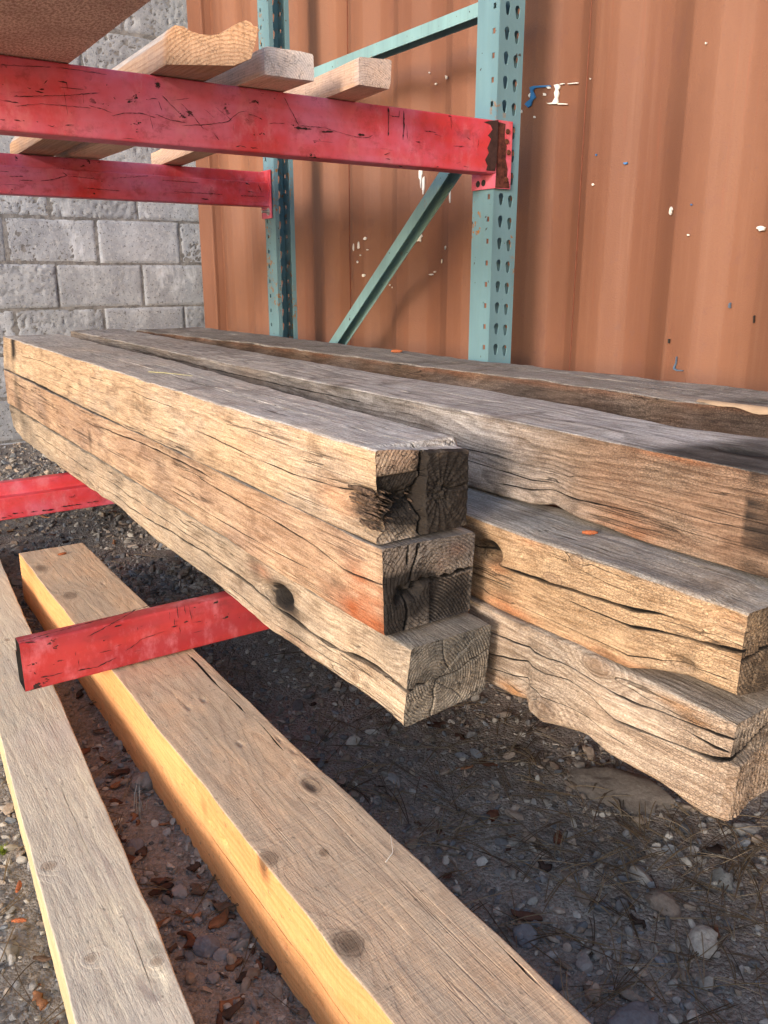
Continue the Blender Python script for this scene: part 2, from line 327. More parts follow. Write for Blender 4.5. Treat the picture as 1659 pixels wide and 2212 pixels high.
def scatter_stones():
    n = 30000
    u = rng.random(n); y = np.where(u < .72, .25+1.9*rng.random(n)**1.3, 1.9+2.2*rng.random(n)); x = np.where(y < 1.9, -.35+1.75*rng.random(n), -.1+1.3*rng.random(n))
    r = .0016+.0052*rng.random(n)**2.6*(1+.6*(rng.random(n) < .25)); big = rng.random(n) < .055; r = np.where(big, .0055+.0075*rng.random(n)**1.8, r); r *= np.where(y > 1.9, 1.35, 1)
    z = ground_z(x, y)+r*.25
    Vs, Fs, Cs, off = [], [], [], 0
    for sub, sel in ((1, r < .005), (2, r >= .005)):
        v, f = ico(sub); k = sel.sum(); M = rotm(k)
        sc = np.stack([1+.6*rng.random(k), .7+.4*rng.random(k), .45+.4*rng.random(k)], -1)*r[sel][:, None]
        jit = 1+.20*rng.normal(size=(k, len(v), 1)) if sub == 1 else 1+.28*fbm(v[None, :, 0]*1.3+rng.random((k, 1))*90, v[None, :, 1]*1.3+rng.random((k, 1))*90, v[None, :, 2]*1.3, 2)[..., None]
        if sub == 2:
            P0 = v[None]*jit
            for _ in range(7):
                nn = rng.normal(size=(k, 3)); nn /= np.linalg.norm(nn, axis=1)[:, None]; dd = np.einsum('nvi,ni->nv', P0, nn); lim = .55+.3*rng.random((k, 1)); P0 = P0-(np.maximum(dd-lim, 0)*.9)[..., None]*nn[:, None]
            jit = P0/v[None]*np.where(np.abs(v[None]) > 1e-6, 1, 0)+np.where(np.abs(v[None]) > 1e-6, 0, 0) if False else P0
            P = P0*sc[:, None]
        else: P = v[None]*sc[:, None]*jit
        P = P; P = np.einsum('nij,nkj->nki', M, P); P[..., 2] *= .8
        P += np.stack([x[sel], y[sel], z[sel]], -1)[:, None]
        cc = PAL[rng.integers(0, len(PAL), k)]*(.95+.85*rng.random((k, 1)))
        Vs.append(P.reshape(-1, 3)); Fs.append((f[None]+np.arange(k)[:, None, None]*len(v)+off).reshape(-1, 3)); off += k*len(v)
        Cs.append(np.repeat(np.concatenate([cc, np.ones((k, 1))], 1), len(v), 0))
    o = mesh_obj('gravel', np.concatenate(Vs), np.concatenate(Fs), MSTONE, None, (0, 0, 0), True, np.concatenate(Cs), 22)
    tag(o, 'grey and brown gravel strewn over the dirt under the timbers', 'gravel', kind='stuff')
scatter_stones()
def strips(name, items, mat, label, cat):
    """items: (points (n,3), radii(n), colour)   three-sided curved sticks in one object"""
    V, F, C = [], [], []
    for P, rad, col in items:
        n = len(P); b = len(V); T = np.gradient(P, axis=0); T /= np.linalg.norm(T, axis=1)[:, None]+1e-9
        S = np.cross(T, (0, 0, 1.0)); S /= np.linalg.norm(S, axis=1)[:, None]+1e-9; U = np.cross(S, T)
        for i in range(n):
            for k in range(3):
                a = k*2.094; V.append(P[i]+rad[i]*(S[i]*math.cos(a)+U[i]*math.sin(a))); C.append((*col, 1))
        for i in range(n-1):
            for k in range(3): F.append((b+i*3+k, b+i*3+(k+1) % 3, b+i*3+3+(k+1) % 3, b+i*3+3+k))
        F.append((b+2, b+1, b, b)[:3]+(b,)) if False else None
    o = mesh_obj(name, np.array(V), np.array(F), mat, None, (0, 0, 0), True, np.array(C)); tag(o, label, cat, kind='stuff'); return o
MNEED = vcol_mat('dry_needle', .7, 400, .0002); MBARK = vcol_mat('bark', .9, 120, .002)
def needles():
    it = []
    zones = [(.86, .62, .30, 330), (.95, .40, .25, 190), (.62, .85, .22, 110), (.85, 1.0, .25, 110), (.45, 1.3, .3, 60), (.75, 1.9, .4, 50), (.05, .9, .25, 40), (.33, .85, .25, 30), (.45, 2.6, .6, 60), (.75, .40, .22, 110)]
    for cx, cy, s, n in zones:
        for _ in range(int(n*.75)):
            x, y = cx+rng.normal()*s*.6, cy+rng.normal()*s*.6; a = rng.normal()*.75+(.2 if rng.random() < .6 else 1.9); L = .05+.075*rng.random(); cur = rng.normal()*.22
            k = 7; tt = np.linspace(0, 1, k)
            ang = a+cur*tt; px = x+np.cumsum(np.cos(ang))*L/k; py = y+np.cumsum(np.sin(ang))*L/k
            lift = .004+.010*rng.random()
            pz = ground_z(px, py)+lift+.006*np.sin(tt*3.1)*rng.random()
            c = np.array([(.17, .115, .065), (.24, .17, .095), (.11, .075, .05), (.30, .23, .15)][rng.integers(0, 4)])*(.7+.6*rng.random())
            rad = np.full(k, .00055+.00025*rng.random()); rad[0] *= .6; rad[-1] *= .3
            it.append((np.stack([px, py, pz], -1), rad, c))
            if rng.random() < .6:
                P2 = it[-1][0].copy(); P2[:, 0] += tt*.010*rng.normal(); P2[:, 1] += tt*.012*rng.normal(); it.append((P2, rad, c*.9))
    strips('pine_needles', it, MNEED, 'dry brown pine needles scattered over the gravel', 'pine needles')
needles()
def bark():
    V, F, C = [], [], []
    zones = [(.0, 1.05, .14, 1.0, 70), (.06, .75, .07, .25, 40), (.30, 1.0, .05, .45, 80), (.28, .65, .05, .25, 50), (.42, 2.5, .35, .4, 60), (.8, .6, .35, .3, 38), (.85, 1.2, .3, .5, 30), (.05, 2.2, .2, .3, 20)]
    for cx, cy, sx, sy, n in zones:
        for _ in range(n):
            x, y = cx+rng.normal()*sx, cy+rng.normal()*sy*.6; L = .004+.015*rng.random()**2.2; W = min(.009, L*(.25+.5*rng.random())); T = W*.22; a = rng.random()*6.3; tl = rng.normal()*.15
            k = 5; tt = np.linspace(-1, 1, k); b = len(V); z0 = float(ground_z(np.array([x]), np.array([y]))[0])+T+.004*rng.random()
            ca, sa = math.cos(a), math.sin(a); col = np.array([(.17, .07, .04), (.10, .05, .035), (.26, .12, .06), (.07, .045, .035), (.13, .08, .055)][rng.integers(0, 5)])*(.6+.7*rng.random())
            for i, q in enumerate(tt):
                ww = W*2*(1-.6*q*q)*(.5+.9*rng.random()); off = W*1.1*rng.normal()
                for (u, v_) in ((-1, -.6), (-.7, .7+.3*rng.random()), (.5, .9+.3*rng.random()), (1, -.5)):
                    lx, ly = q*L, u*ww*.5+off*.3
                    V.append((x+lx*ca-ly*sa, y+lx*sa+ly*ca, z0+v_*T+q*L*tl)); C.append((*(col*(.75+.5*rng.random())), 1))
            for i in range(k-1):
                for j in range(4): F.append((b+i*4+j, b+i*4+(j+1) % 4, b+i*4+4+(j+1) % 4, b+i*4+4+j))
            F.append((b, b+1, b+2, b+3)); F.append((b+4*k-1, b+4*k-2, b+4*k-3, b+4*k-4))
    o = mesh_obj('bark_chips', np.array(V), np.array(F), MBARK, None, (0, 0, 0), False, np.array(C))
    tag(o, 'reddish brown bark chips lying among the gravel', 'bark chips', kind='stuff')
bark()
ROCKV = ico(4)
def rock(x, y, sx, sy, sz, rot, col, label, name='rock', seed=0, ang=.5, sink=.35):
    v, f = ROCKV; k = 1+.42*fbm(v[:, 0]*1.4+seed, v[:, 1]*1.2+seed*.7, v[:, 2]*1.2, 3)+.05*fbm(v[:, 0]*6+seed, v[:, 1]*6, v[:, 2]*6, 3)
    P = v*k[:, None]
    # flatten into facets
    rs = np.random.default_rng(int(seed*10)+1)
    for _ in range(9):
        nn = rs.normal(size=3); nn /= np.linalg.norm(nn); dd = P@nn; lim = .72+.2*rs.random(); P = P-np.where(dd > lim, (dd-lim)*ang, 0)[:, None]*nn
    if sx > .05: P[:, 1] *= 1-.45*P[:, 0]; P[:, 2] += .12*fbm(v[:, 0]*5, v[:, 1]*5, v[:, 2]*5, 3)
    P = P*(sx, sy, sz); c, s = math.cos(rot), math.sin(rot)
    P = np.stack([P[:, 0]*c-P[:, 1]*s, P[:, 0]*s+P[:, 1]*c, P[:, 2]], -1)
    z = float(ground_z(np.array([x]), np.array([y]))[0]); loc = (x, y, z)
    P += np.array([x, y, z+sz*(1-2*sink)])
    C = np.tile(np.array((*col, 1.0)), (len(P), 1))
    tag(mesh_obj(name, P, f, MSTONE, None, loc, True, C, 24), label, 'rock', 'larger stones lying in the gravel')
rock(.945, .735, .090, .052, .020, 2.2, (.21, .175, .145), 'large flat brown slab of rock set in the dirt below the right timbers', seed=1.4, ang=1.0, sink=.42)
rock(.790, .468, .024, .018, .013, .3, (.50, .45, .38), 'pale beige rounded stone, brightest in the lower right gravel', seed=2)
rock(.80, .535, .025, .019, .012, 1.6, (.27, .21, .165), 'brown angular stone just beyond the pale beige stone', seed=3)
rock(.615, .595, .018, .015, .012, .8, (.19, .195, .21), 'blue grey angular stone alone in the middle of the gravel', seed=4, ang=.9)
rock(.56, .505, .017, .026, .013, .5, (.105, .13, .15), 'dark slate blue stone near the edge of the tan beam', seed=5)
rock(.285, .80, .014, .017, .013, .8, (.20, .195, .21), 'triangular blue grey stone in the gap between plank and tan beam', seed=6, ang=.95)
rock(.272, 1.03, .015, .013, .010, .8, (.19, .18, .19), 'smooth grey cobble between the plank and tan beam, farther up the gap', seed=7)
rock(.333, 1.165, .022, .018, .018, .2, (.25, .23, .21), 'round grey cobble tucked against the tan beam beneath the red tube', seed=8, ang=.2)
rock(.63, .44, .032, .020, .012, .1, (.20, .195, .205), 'broad flat grey stone at the bottom edge beside the tan beam', seed=9)
rock(1.02, .56, .020, .015, .012, 2.5, (.25, .235, .22), 'smooth grey egg shaped stone just right of the lowest timber corner', seed=10, ang=.2)
rock(.90, .515, .017, .014, .014, .9, (.20, .20, .19), 'mottled grey cube like stone at the right edge of the gravel', seed=11, ang=.9)
rock(.085, .93, .015, .012, .010, .9, (.26, .23, .20), 'brownish stone lying outside the near plank among bark chips', seed=12)
rock(.145, 2.12, .020, .016, .013, .3, (.30, .29, .27), 'pale grey stone by the far end of the tan beam', seed=13)

# ------------------------------------------------------------------ block wall
def build_wall():
    V, F, C = [], [], []; y0 = 4.12; h = .197; n = 0
    rs = random.Random(5)
    k0 = -4
    for r in range(k0, 12):
        z0 = -.152+.1995*r; offx = .987 if r % 2 == 0 else .787
        for j in range(-6, 5):
            x0 = offx+j*.4; vis = (.3 < x0+.4 and x0 < 1.75)
            nx, nz = (46, 24) if vis and -4 < r < 8 else (4, 3)
            gx, gz = np.meshgrid(np.linspace(0, 1, nx), np.linspace(0, 1, nz))
            X = x0+.004+gx*.392; Z = z0+.004+gz*.1915
            e = np.minimum(np.minimum(gx*.392, (1-gx)*.392), np.minimum(gz*.1915, (1-gz)*.1915))
            Y = y0+.005*np.exp(-e/.0016)-.0014*fbm(X*9, X*0+r*3.1, Z*9, 3)-.0013*fbm(X*60, X*0, Z*60, 3)+rs.uniform(-.003, .003)
            pit = fbm(X*85, X*0+4, Z*85, 2); Y = Y+.005*sstep(.30, .42, pit)*(.35+.65*(rs.random() < .5))
            Vv = np.stack([X, Y, Z], -1).reshape(-1, 3); i = np.arange(nx*nz).reshape(nz, nx)+n
            F.append(np.stack([i[:-1, :-1], i[:-1, 1:], i[1:, 1:], i[1:, :-1]], -1).reshape(-1, 4)); V.append(Vv)
            sh = rs.uniform(.82, 1.12); C.append(np.tile((sh, rs.random(), rs.random(), 1), (len(Vv), 1))); n += len(Vv)
            # returns into the joint so blocks have depth
            b0 = n; ring = [(x0+.004, z0+.004), (x0+.396, z0+.004), (x0+.396, z0+.1955), (x0+.004, z0+.1955)]
            Vr = [(a, y0+.010, b) for a, b in ring]+[(a, y0+.05, b) for a, b in ring]; V.append(np.array(Vr)); C.append(np.tile((sh, .5, .5, 1), (8, 1)))
            F.append(np.array([(b0+q, b0+(q+1) % 4, b0+4+(q+1) % 4, b0+4+q) for q in range(4)])); n += 8
    t = NT('concrete_block'); c = t.co(); a = t.n('ShaderNodeVertexColor', layer_name='mask'); s3 = t.n('ShaderNodeSeparateColor'); t.l(a.outputs[0], s3.inputs[0])
    col = t.mix(t.ramp(t.noise(c, 5, 5, .6), .3, .7), (.40, .425, .48), (.25, .265, .305))
    col = t.mix(t.ramp(t.noise(c, 60, 4, .7), .5, .72, 0, .6), col, (.52, .53, .56))
    col = t.mix(t.ramp(t.noise(c, 85, 3, .8), .585, .635, 0, .85), col, (.085, .08, .08))
    col = t.mix(t.ramp(t.noise(t.map(c, (6, 6, 3), (4, 4, 4)), 1, 5, .7), .55, .7, 0, .65), col, (.68, .72, .80))
    gg = t.n('ShaderNodeCombineColor'); [t.l(s3.outputs[0], gg.inputs[q]) for q in range(3)]
    col = t.mix(1.0, col, gg.outputs[0], 'MULTIPLY')
    mb = t.fin(col, .95, t.bump(t.noise(c, 220, 4, .7), .003))
    tm = NT('mortar'); cm = tm.co(); mm = tm.fin(tm.mix(tm.ramp(tm.noise(cm, 25, 5, .7), .35, .65), (.25, .245, .25), (.12, .117, .12)), .95, tm.bump(tm.noise(cm, 200, 4), .004))
    w_ = thing('block_wall', 'grey pitted concrete block wall closing off the yard behind the timbers', 'wall', (1.0, y0, G))
    mesh_obj('blocks', np.concatenate(V), np.concatenate(F), mb, w_, (1.0, y0, G), True, np.concatenate(C), 45)
    q = MB(); gxs = np.linspace(-1.7, 2.6, 260); gzs = np.linspace(-.95, 2.2, 190); X, Z = np.meshgrid(gxs, gzs); Y = y0+.0045+.0025*fbm(X*12, X*0, Z*12, 4)
    i = np.arange(X.size).reshape(X.shape); FF = np.stack([i[:-1, :-1], i[:-1, 1:], i[1:, 1:], i[1:, :-1]], -1).reshape(-1, 4)
    mesh_obj('mortar', np.stack([X, Y, Z], -1).reshape(-1, 3), FF, mm, w_, (1.0, y0, G))
    q.box((-1.7, y0+.03, -.95), (2.6, y0+.19, 2.2)); q.build('core', mm, w_, (1.0, y0, G))
build_wall()

# ------------------------------------------------------------------ shipping container
XO = 1.635
def build_container():
    c = thing('shipping_container', 'faded salmon red corrugated shipping container with paint chips behind the rack', 'container', (1.64, 1.0, G))
    pitch = .2695; dep = .036
    pts = []   # (y, x) from far to near
    y = 3.79
    pts += [(3.80, XO+.004), (3.795, XO+dep), (3.70, XO+dep), (3.67, XO)]
    e = 2.868+pitch*3
    ys = []
    while e > -2.2:
        ys += [(e, XO), (e-.070, XO), (e-.122, XO+dep), (e-.192, XO+dep)]; e -= pitch
        ys += [(e+.009, XO+.004)]
    pts = [(3.80, XO+.004), (3.793, XO+dep)]+[q for q in ys if q[0] < 3.74]
    # round the folds with extra samples
    P = []
    for (a, b), (c2, d2) in zip(pts[:-1], pts[1:]):
        for t in (.07, .5, .93): P.append((a+(c2-a)*t, b+(d2-b)*t))
    zs = np.concatenate([np.linspace(-.66, .9, 60), np.linspace(.95, 1.85, 10)])
    Y = np.array([a for a, b in P])[None].repeat(len(zs), 0); X = np.array([b for a, b in P])[None].repeat(len(zs), 0); Z = zs[:, None].repeat(len(P), 1)
    X = X+.0035*fbm(Y*2.5, Z*2.0, Y*0+3, 3)+.0012*fbm(Y*14, Z*7, Y*0, 2)
    i = np.arange(X.size).reshape(X.shape); F = np.stack([i[:-1, :-1], i[:-1, 1:], i[1:, 1:], i[1:, :-1]], -1).reshape(-1, 4)
    mesh_obj('side_panel', np.stack([X, Y, Z], -1).reshape(-1, 3), F, MCONT, c, (1.64, 1.0, G), True, None, 35)
    q = MB(); q.box((XO-.012, 3.80, -.785), (XO+.15, 3.955, 1.9)); q.build('corner_post', MCONT, c, (1.64, 1.0, G), bevel=.006)
    q = MB(); q.box((XO-.02, -2.2, -.775), (XO+.13, 3.797, -.655)); q.build('bottom_rail', MCONT, c, (1.64, 1.0, G), bevel=.004)
    q = MB(); q.box((XO-.02, -2.2, 1.82), (XO+.10, 3.797, 1.92)); q.build('top_rail', MCONT, c, (1.64, 1.0, G), bevel=.004)
    q = MB(); q.box((XO+.06, -2.2, -.78), (XO+2.3, 3.90, 1.83)); q.build('box_body', MCONT, c, (1.64, 1.0, G))
    # weld seams
    q = MB()
    for ys_ in (2.665, 1.552): q.box((XO+dep-.012, ys_-.0012, -.64), (XO+dep+.004, ys_+.0012, 1.8))
    return c
CONT = build_container()
def panel_x(y):
    pitch = .2695; t = ((2.868-y) % pitch); dep = .034
    if t < .070: return XO
    if t < .122: return XO+dep*(t-.07)/.052
    if t < .192: return XO+dep
    return XO+dep*(1-(t-.192)/(pitch-.192))
MWH = plain('white_paint', (.78, .76, .72), .5, 0, .1); MBL = plain('blue_paint', (.03, .17, .42), .5, 0, .2)
def blob(q, y, z, sy, sz, seed, n=11):
    rs = random.Random(seed); pl = []
    for i in range(n):
        a = i*2*math.pi/n; k = rs.uniform(.55, 1.15); pl.append((y+sy*k*math.cos(a), z+sz*k*math.sin(a)))
    q.prism(pl[::-1], lambda u, v, t: (panel_x(u)-.0062+(0.004 if t == 0 else 0), u, v))
def poly_mark(q, pl):
    q.prism(pl, lambda u, v, t: (panel_x(u)-.0064+(0.004 if t == 0 else 0), u, v))
def marks():
    loc = (1.64, 1.0, G)
    # remains of two stencilled letters: blue J-like stroke, white T/I-like stroke
    def parts(q, nm, mt):      # every mark on the panel is a part of its own
        grp = []; used = 0
        for st in q.starts+[len(q.v)]:
            if grp is not None and st > used:
                m2_ = MB(); m2_.v = q.v[used:st]; m2_.f = [tuple(i-used for i in f) for f in q.f if used <= f[0] < st]; m2_.build(nm, mt, CONT, loc); used = st
    b = MB()
    def S(z2x, z2y):   # pixel of the enlarged crop -> y, z on the panel (only used to lay out the paint marks at build time)
        x = 829.5+z2x*.5; yy = z2y*.5; v = rt*(x-829.5)+up*(1106-yy)+fw*1793.12; k = XO/v.x; return (v.y*k, v.z*k)
    for pl in ([(636, 378), (650, 372), (693, 364), (695, 370), (655, 380), (648, 392), (655, 420), (646, 436), (640, 458), (628, 466), (622, 458), (614, 452), (624, 440), (638, 430), (640, 400)],):
        poly_mark(b, [S(*a) for a in pl])
    blob(b, *S(1023, 703), .0035, .003, 2); blob(b, *S(922, 670), .0015, .0025, 3); blob(b, *S(1333, 884), .0015, .002, 4)
    parts(b, 'blue_paint_mark', MBL)
    g = MB()
    for pl in ([(704, 362), (716, 357), (724, 364), (722, 376), (716, 384), (720, 398), (714, 418), (716, 436), (712, 443), (690, 446), (684, 443), (698, 438), (706, 416), (704, 396), (708, 380)],
               [(724, 356), (742, 353), (742, 357), (726, 360)], [(758, 354), (803, 350), (804, 354), (760, 357)], [(716, 440), (756, 442), (756, 446), (716, 446)],
               [(684, 372), (692, 366), (694, 378), (688, 380)], [(630, 412), (638, 403), (640, 414), (634, 422)], [(243, 322), (258, 325), (260, 338), (252, 340)]):
        poly_mark(g, [S(*a) for a in pl])
    for (x, y_, a, b_, s) in ((678, 406, .003, .004, 1), (190, 357, .004, .003, 2), (162, 308, .002, .002, 3), (650, 505, .002, .003, 4), (1236, 911, .006, .008, 5), (1597, 984, .012, .006, 6), (892, 341, .002, .002, 7), (908, 798, .003, .003, 8), (600, 483, .002, .004, 9), (262, 1070, .003, .004, 10), (1397, 188, .002, .002, 11), (1320, 1015, .003, .002, 12)):
        blob(g, *S(x, y_), a, b_, s)
    for (x, y_, a, b_, s) in ((139, 735, .004, .045, 20), (145, 800, .003, .030, 21), (134, 1015, .009, .022, 22), (134, 995, .004, .02, 23), (290, 830, .002, .03, 24)):
        blob(g, *S(x, y_), a, b_, s, 15)
    def S2(cx, cy): return S(((1200+cx/1.659)/1.8228-829.5)*2, ((650+cy/1.659)/1.8228)*2)
    for (x, y_, a, b_, s) in ((325, 535, .003, .012, 30), (358, 525, .007, .013, 31), (392, 480, .006, .005, 32), (400, 553, .003, .002, 33), (370, 590, .003, .003, 34), (351, 633, .004, .004, 35), (388, 722, .006, .005, 36), (478, 775, .004, .005, 37), (509, 785, .003, .003, 38), (540, 799, .003, .003, 39), (911, 539, .003, .006, 40), (861, 628, .003, .006, 41), (775, 715, .012, .003, 42), (800, 698, .006, .003, 43)):
        blob(g, *S2(x, y_), a, b_, s)
    parts(g, 'white_paint_mark', MWH)
    k = MB()
    def S4(x, y_): return S(x, y_+1106)
    poly_mark(k, [S4(*a) for a in [(1268, 434), (1271, 434), (1269, 462), (1262, 484), (1272, 491), (1297, 493), (1297, 497), (1270, 496), (1255, 488), (1257, 478), (1266, 460)]])
    blob(k, *S4(1458, 215), .0035, .007, 3)
    parts(k, 'blue_grey_scrawl', plain('blue_grey_paint', (.10, .15, .22), .6))
    h = MB()
    poly_mark(h, [S4(*a) for a in [(1565, 260), (1573, 258), (1571, 290), (1566, 290)]]); poly_mark(h, [S4(*a) for a in [(1234, 357), (1240, 358), (1238, 377), (1233, 376)]])
    parts(h, 'scuff_mark', MBLACK)
    s = MB()
    for ys_ in (1.552, 2.665):
        x = panel_x(ys_); s.box((x-.0015, ys_-.0011, -.64), (x+.004, ys_+.0011, 1.8))
    s.build('weld_seam', plain('seam', (.20, .07, .045), .7), CONT, loc)
marks()

# ------------------------------------------------------------------ pallet rack frame
def plate_with_holes(q, W, zs0, pitch, nrep, hole, frame, th, grid=None):
    """strip W wide, repeated cells 'pitch' tall each holding the hole outlines; frame(u, v, depth) -> world"""
    from mathutils.geometry import delaunay_2d_cdt
    P_, E_ = [], []
    def loop(pl):
        b = len(P_); P_.extend(Vector(a) for a in pl); E_.extend((b+i, b+(i+1) % len(pl)) for i in range(len(pl)))
    loop([(0, 0), (W/2, 0), (W, 0), (W, pitch/2), (W, pitch), (W/2, pitch), (0, pitch), (0, pitch/2)])
    for hl in hole: loop(hl)
    r_ = delaunay_2d_cdt(P_, E_, [], 1, 1e-7)
    # drop triangles that fell inside a hole
    def inside(pt, pl):
        c = False; j = len(pl)-1
        for i in range(len(pl)):
            if (pl[i][1] > pt[1]) != (pl[j][1] > pt[1]) and pt[0] < (pl[j][0]-pl[i][0])*(pt[1]-pl[i][1])/(pl[j][1]-pl[i][1])+pl[i][0]: c = not c
            j = i
        return c
    vv = [Vector((a.x, a.y, 0)) for a in r_[0]]
    ff = [list(f) for f in r_[2] if not any(inside(((vv[f[0]].x+vv[f[1]].x+vv[f[2]].x)/3, (vv[f[0]].y+vv[f[1]].y+vv[f[2]].y)/3), hl) for hl in hole)]
    for r in range(nrep):
        o = zs0+r*pitch
        q.add([frame(v.x, v.y+o, 0) for v in vv], ff); q.add([frame(v.x, v.y+o, th) for v in vv], [f[::-1] for f in ff])
        for hl in hole:
            n = len(hl); q.add([frame(a, b+o, 0) for a, b in hl]+[frame(a, b+o, th) for a, b in hl], [(i, (i+1) % n, n+(i+1) % n, n+i) for i in range(n)])
def tear(cx, cz, s=1.0):
    pl = []
    for i in range(11):
        a = R(-30)+i*R(240)/10; pl.append((cx+.0080*s*math.cos(a), cz+.0080*s*math.sin(a)*1.05))
    pl += [(cx-.0048*s, cz-.0160*s), (cx-.0030*s, cz-.0192*s), (cx+.0030*s, cz-.0192*s), (cx+.0048*s, cz-.0160*s)]
    return pl
def sq(cx, cz, a=.0046, b=.0058): return [(cx-a, cz-b), (cx+a, cz-b), (cx+a, cz+b), (cx-a, cz+b)]
def build_frame():
    fr = thing('upright_frame', 'teal perforated steel rack upright with two posts and diagonal brace', 'rack upright', (1.44, 2.2, G))
    loc = (1.44, 2.2, G); W = .076; th = .0022; x0 = 1.403; nrep = 41; z0 = -.7652+.0; pit = .0508
    for nm, yf, s in (('near', 1.597, 1), ('far', 2.810, -1)):
        q = MB(); off = .003
        # toothed front face with two columns of keyholes (normal -s*Y)
        plate_with_holes(q, W, z0, pit, nrep, [tear(.024, .030), tear(.054, .026)], lambda u, v, t: (x0+u, yf+s*t, v), th)
        for xs, sg in ((x0, 1), (x0+W, -1)):
            plate_with_holes(q, W, z0, pit, nrep, [sq(.018, .030)], lambda u, v, t: (xs+sg*(t+.0003), yf+s*(.0004+u), v), th)
            # inward lip
            q.box((min(xs+sg*.0004, xs+sg*.016), min(yf+s*(W-.0003), yf+s*(W+.0018)), z0), (max(xs+sg*.0004, xs+sg*.016), max(yf+s*(W-.0003), yf+s*(W+.0018)), z0+nrep*pit))
        po = q.build('post', MTEAL, fr, loc)
        b = MB(); b.box((x0-.02, yf-.02 if s > 0 else yf-W-.02, G-.005), (x0+W+.02, yf+W+.02 if s > 0 else yf+.02, G+.012)); b.build('foot_plate', MTEAL, fr, loc)
    def channel(a, b, name, h=.034, wx=.042, xs=1.418):
        """C channel from a=(y,z) to b; open towards the lower right"""
        a, b = Vector(a), Vector(b); t_ = (b-a).normalized(); nn = Vector((t_.y, -t_.x))
        if nn.y > 0: nn = -nn          # points down / towards -Y
        L = (b-a).length; th_ = .0025; q = MB()
        prof = [(0, h), (0, 0), (wx, 0), (wx, h), (wx-th_, h), (wx-th_, th_), (th_, th_), (th_, h)]
        def frm(u, v, t): 
            pt = a+(b-a)*t+nn*v; return (xs+u, pt.x, pt.y)
        n = 8; A = [frm(u, v, 0) for u, v in prof]; B = [frm(u, v, 1) for u, v in prof]
        q.add(A+B, [(i, (i+1) % n, n+(i+1) % n, n+i) for i in range(n)]+[(0, 1, 6, 7), (1, 2, 5, 6), (2, 3, 4, 5), (8, 15, 14, 9), (9, 14, 13, 10), (10, 13, 12, 11)])
        q.build(name, MTEAL2, fr, loc, bevel=.0015)
    channel((2.745, .613), (1.664, .613), 'horizontal_brace', .031)
    channel((2.74, -.487), (1.655, .398), 'diagonal_brace', .033)
    channel((2.745, -.52), (1.664, -.52), 'horizontal_brace', .031)
    q = MB()
    for (y_, z_) in ((2.72, .597), (1.69, .597), (1.69, -.535), (2.72, -.535)): q.cyl((1.4175, y_, z_), (-1, 0, 0), .006, .004, 6)
    return fr
build_frame()

# ------------------------------------------------------------------ red beams
def step_beam(o, x0, x1, yo, zt, h, dirn, name='body', w1=.034, w2=.056, step=.036, mat=None, open_left=False, th=.0022, lean=0.0):
    """box beam with a ledge. yo = outer face, dirn=+1 when the ledge side is +Y"""
    outer = [(0, 0), (0, h), (w1, h), (w1, h-step), (w2, h-step), (w2, 0)]   # (depth, height)
    # rounded corners
    def rnd(pl, r=.005, k=4):
        o_ = []
        n = len(pl)
        for i in range(n):
            p0, p1, p2 = Vector(pl[i-1]), Vector(pl[i]), Vector(pl[(i+1) % n]); a = (p0-p1).normalized(); b = (p2-p1).normalized()
            for j in range(k+1):
                t = j/k; o_.append(((1-t)**2*(p1+a*r)+2*t*(1-t)*p1+t*t*(p1+b*r))[:])
        return o_
    po = rnd(outer); pin = rnd([(th, th), (th, h-th), (w1-th, h-th), (w1-th, h-step-th), (w2-th, h-step-th), (w2-th, th)], .003)
    xs = np.linspace(x0, x1, max(3, int((x1-x0)/.03))); n = len(po); V, F = [], []
    loops = []
    for pl in (po, pin):
        b = len(V)
        for x in xs:
            for (a, c) in pl:
                dn = .0012*float(vnoise(np.array([x*7]), np.array([c*9]), np.array([a*9+3]))[0])
                V.append((x, yo+dirn*(a+dn), zt-h+c))
        loops.append(b)
        for i in range(len(xs)-1):
            for k in range(n):
                f = (b+i*n+k, b+i*n+(k+1) % n, b+(i+1)*n+(k+1) % n, b+(i+1)*n+k); F.append(f if pl is po else f[::-1])
    for i in (0, len(xs)-1):
        for k in range(n): F.append((loops[0]+i*n+k, loops[0]+i*n+(k+1) % n, loops[1]+i*n+(k+1) % n, loops[1]+i*n+k))
    q = MB(); q.add(V, F); bo = q.build(name, mat or MRED, o, tuple(o.location), auto=35)
    bo.data.materials.append(MBLACK); nf = (len(xs)-1)*n
    for f_ in bo.data.polygons[nf:]: f_.material_index = 1
    return bo
def into(o, q, mat):
    """wear that belongs to a part's own surface goes into that part's mesh"""
    b = bmesh.new(); b.from_mesh(o.data); k = len(o.data.materials); o.data.materials.append(mat)
    off = Vector(o.location)+(Vector(o.parent.location) if o.parent else Vector())
    if o.parent and o.parent.parent: off += Vector(o.parent.parent.location)
    vs = [b.verts.new(Vector(v)-off) for v in q.v]
    for f in q.f:
        try: fc = b.faces.new([vs[i] for i in f]); fc.material_index = k; fc.smooth = False
        except ValueError: pass
    b.to_mesh(o.data); b.free()
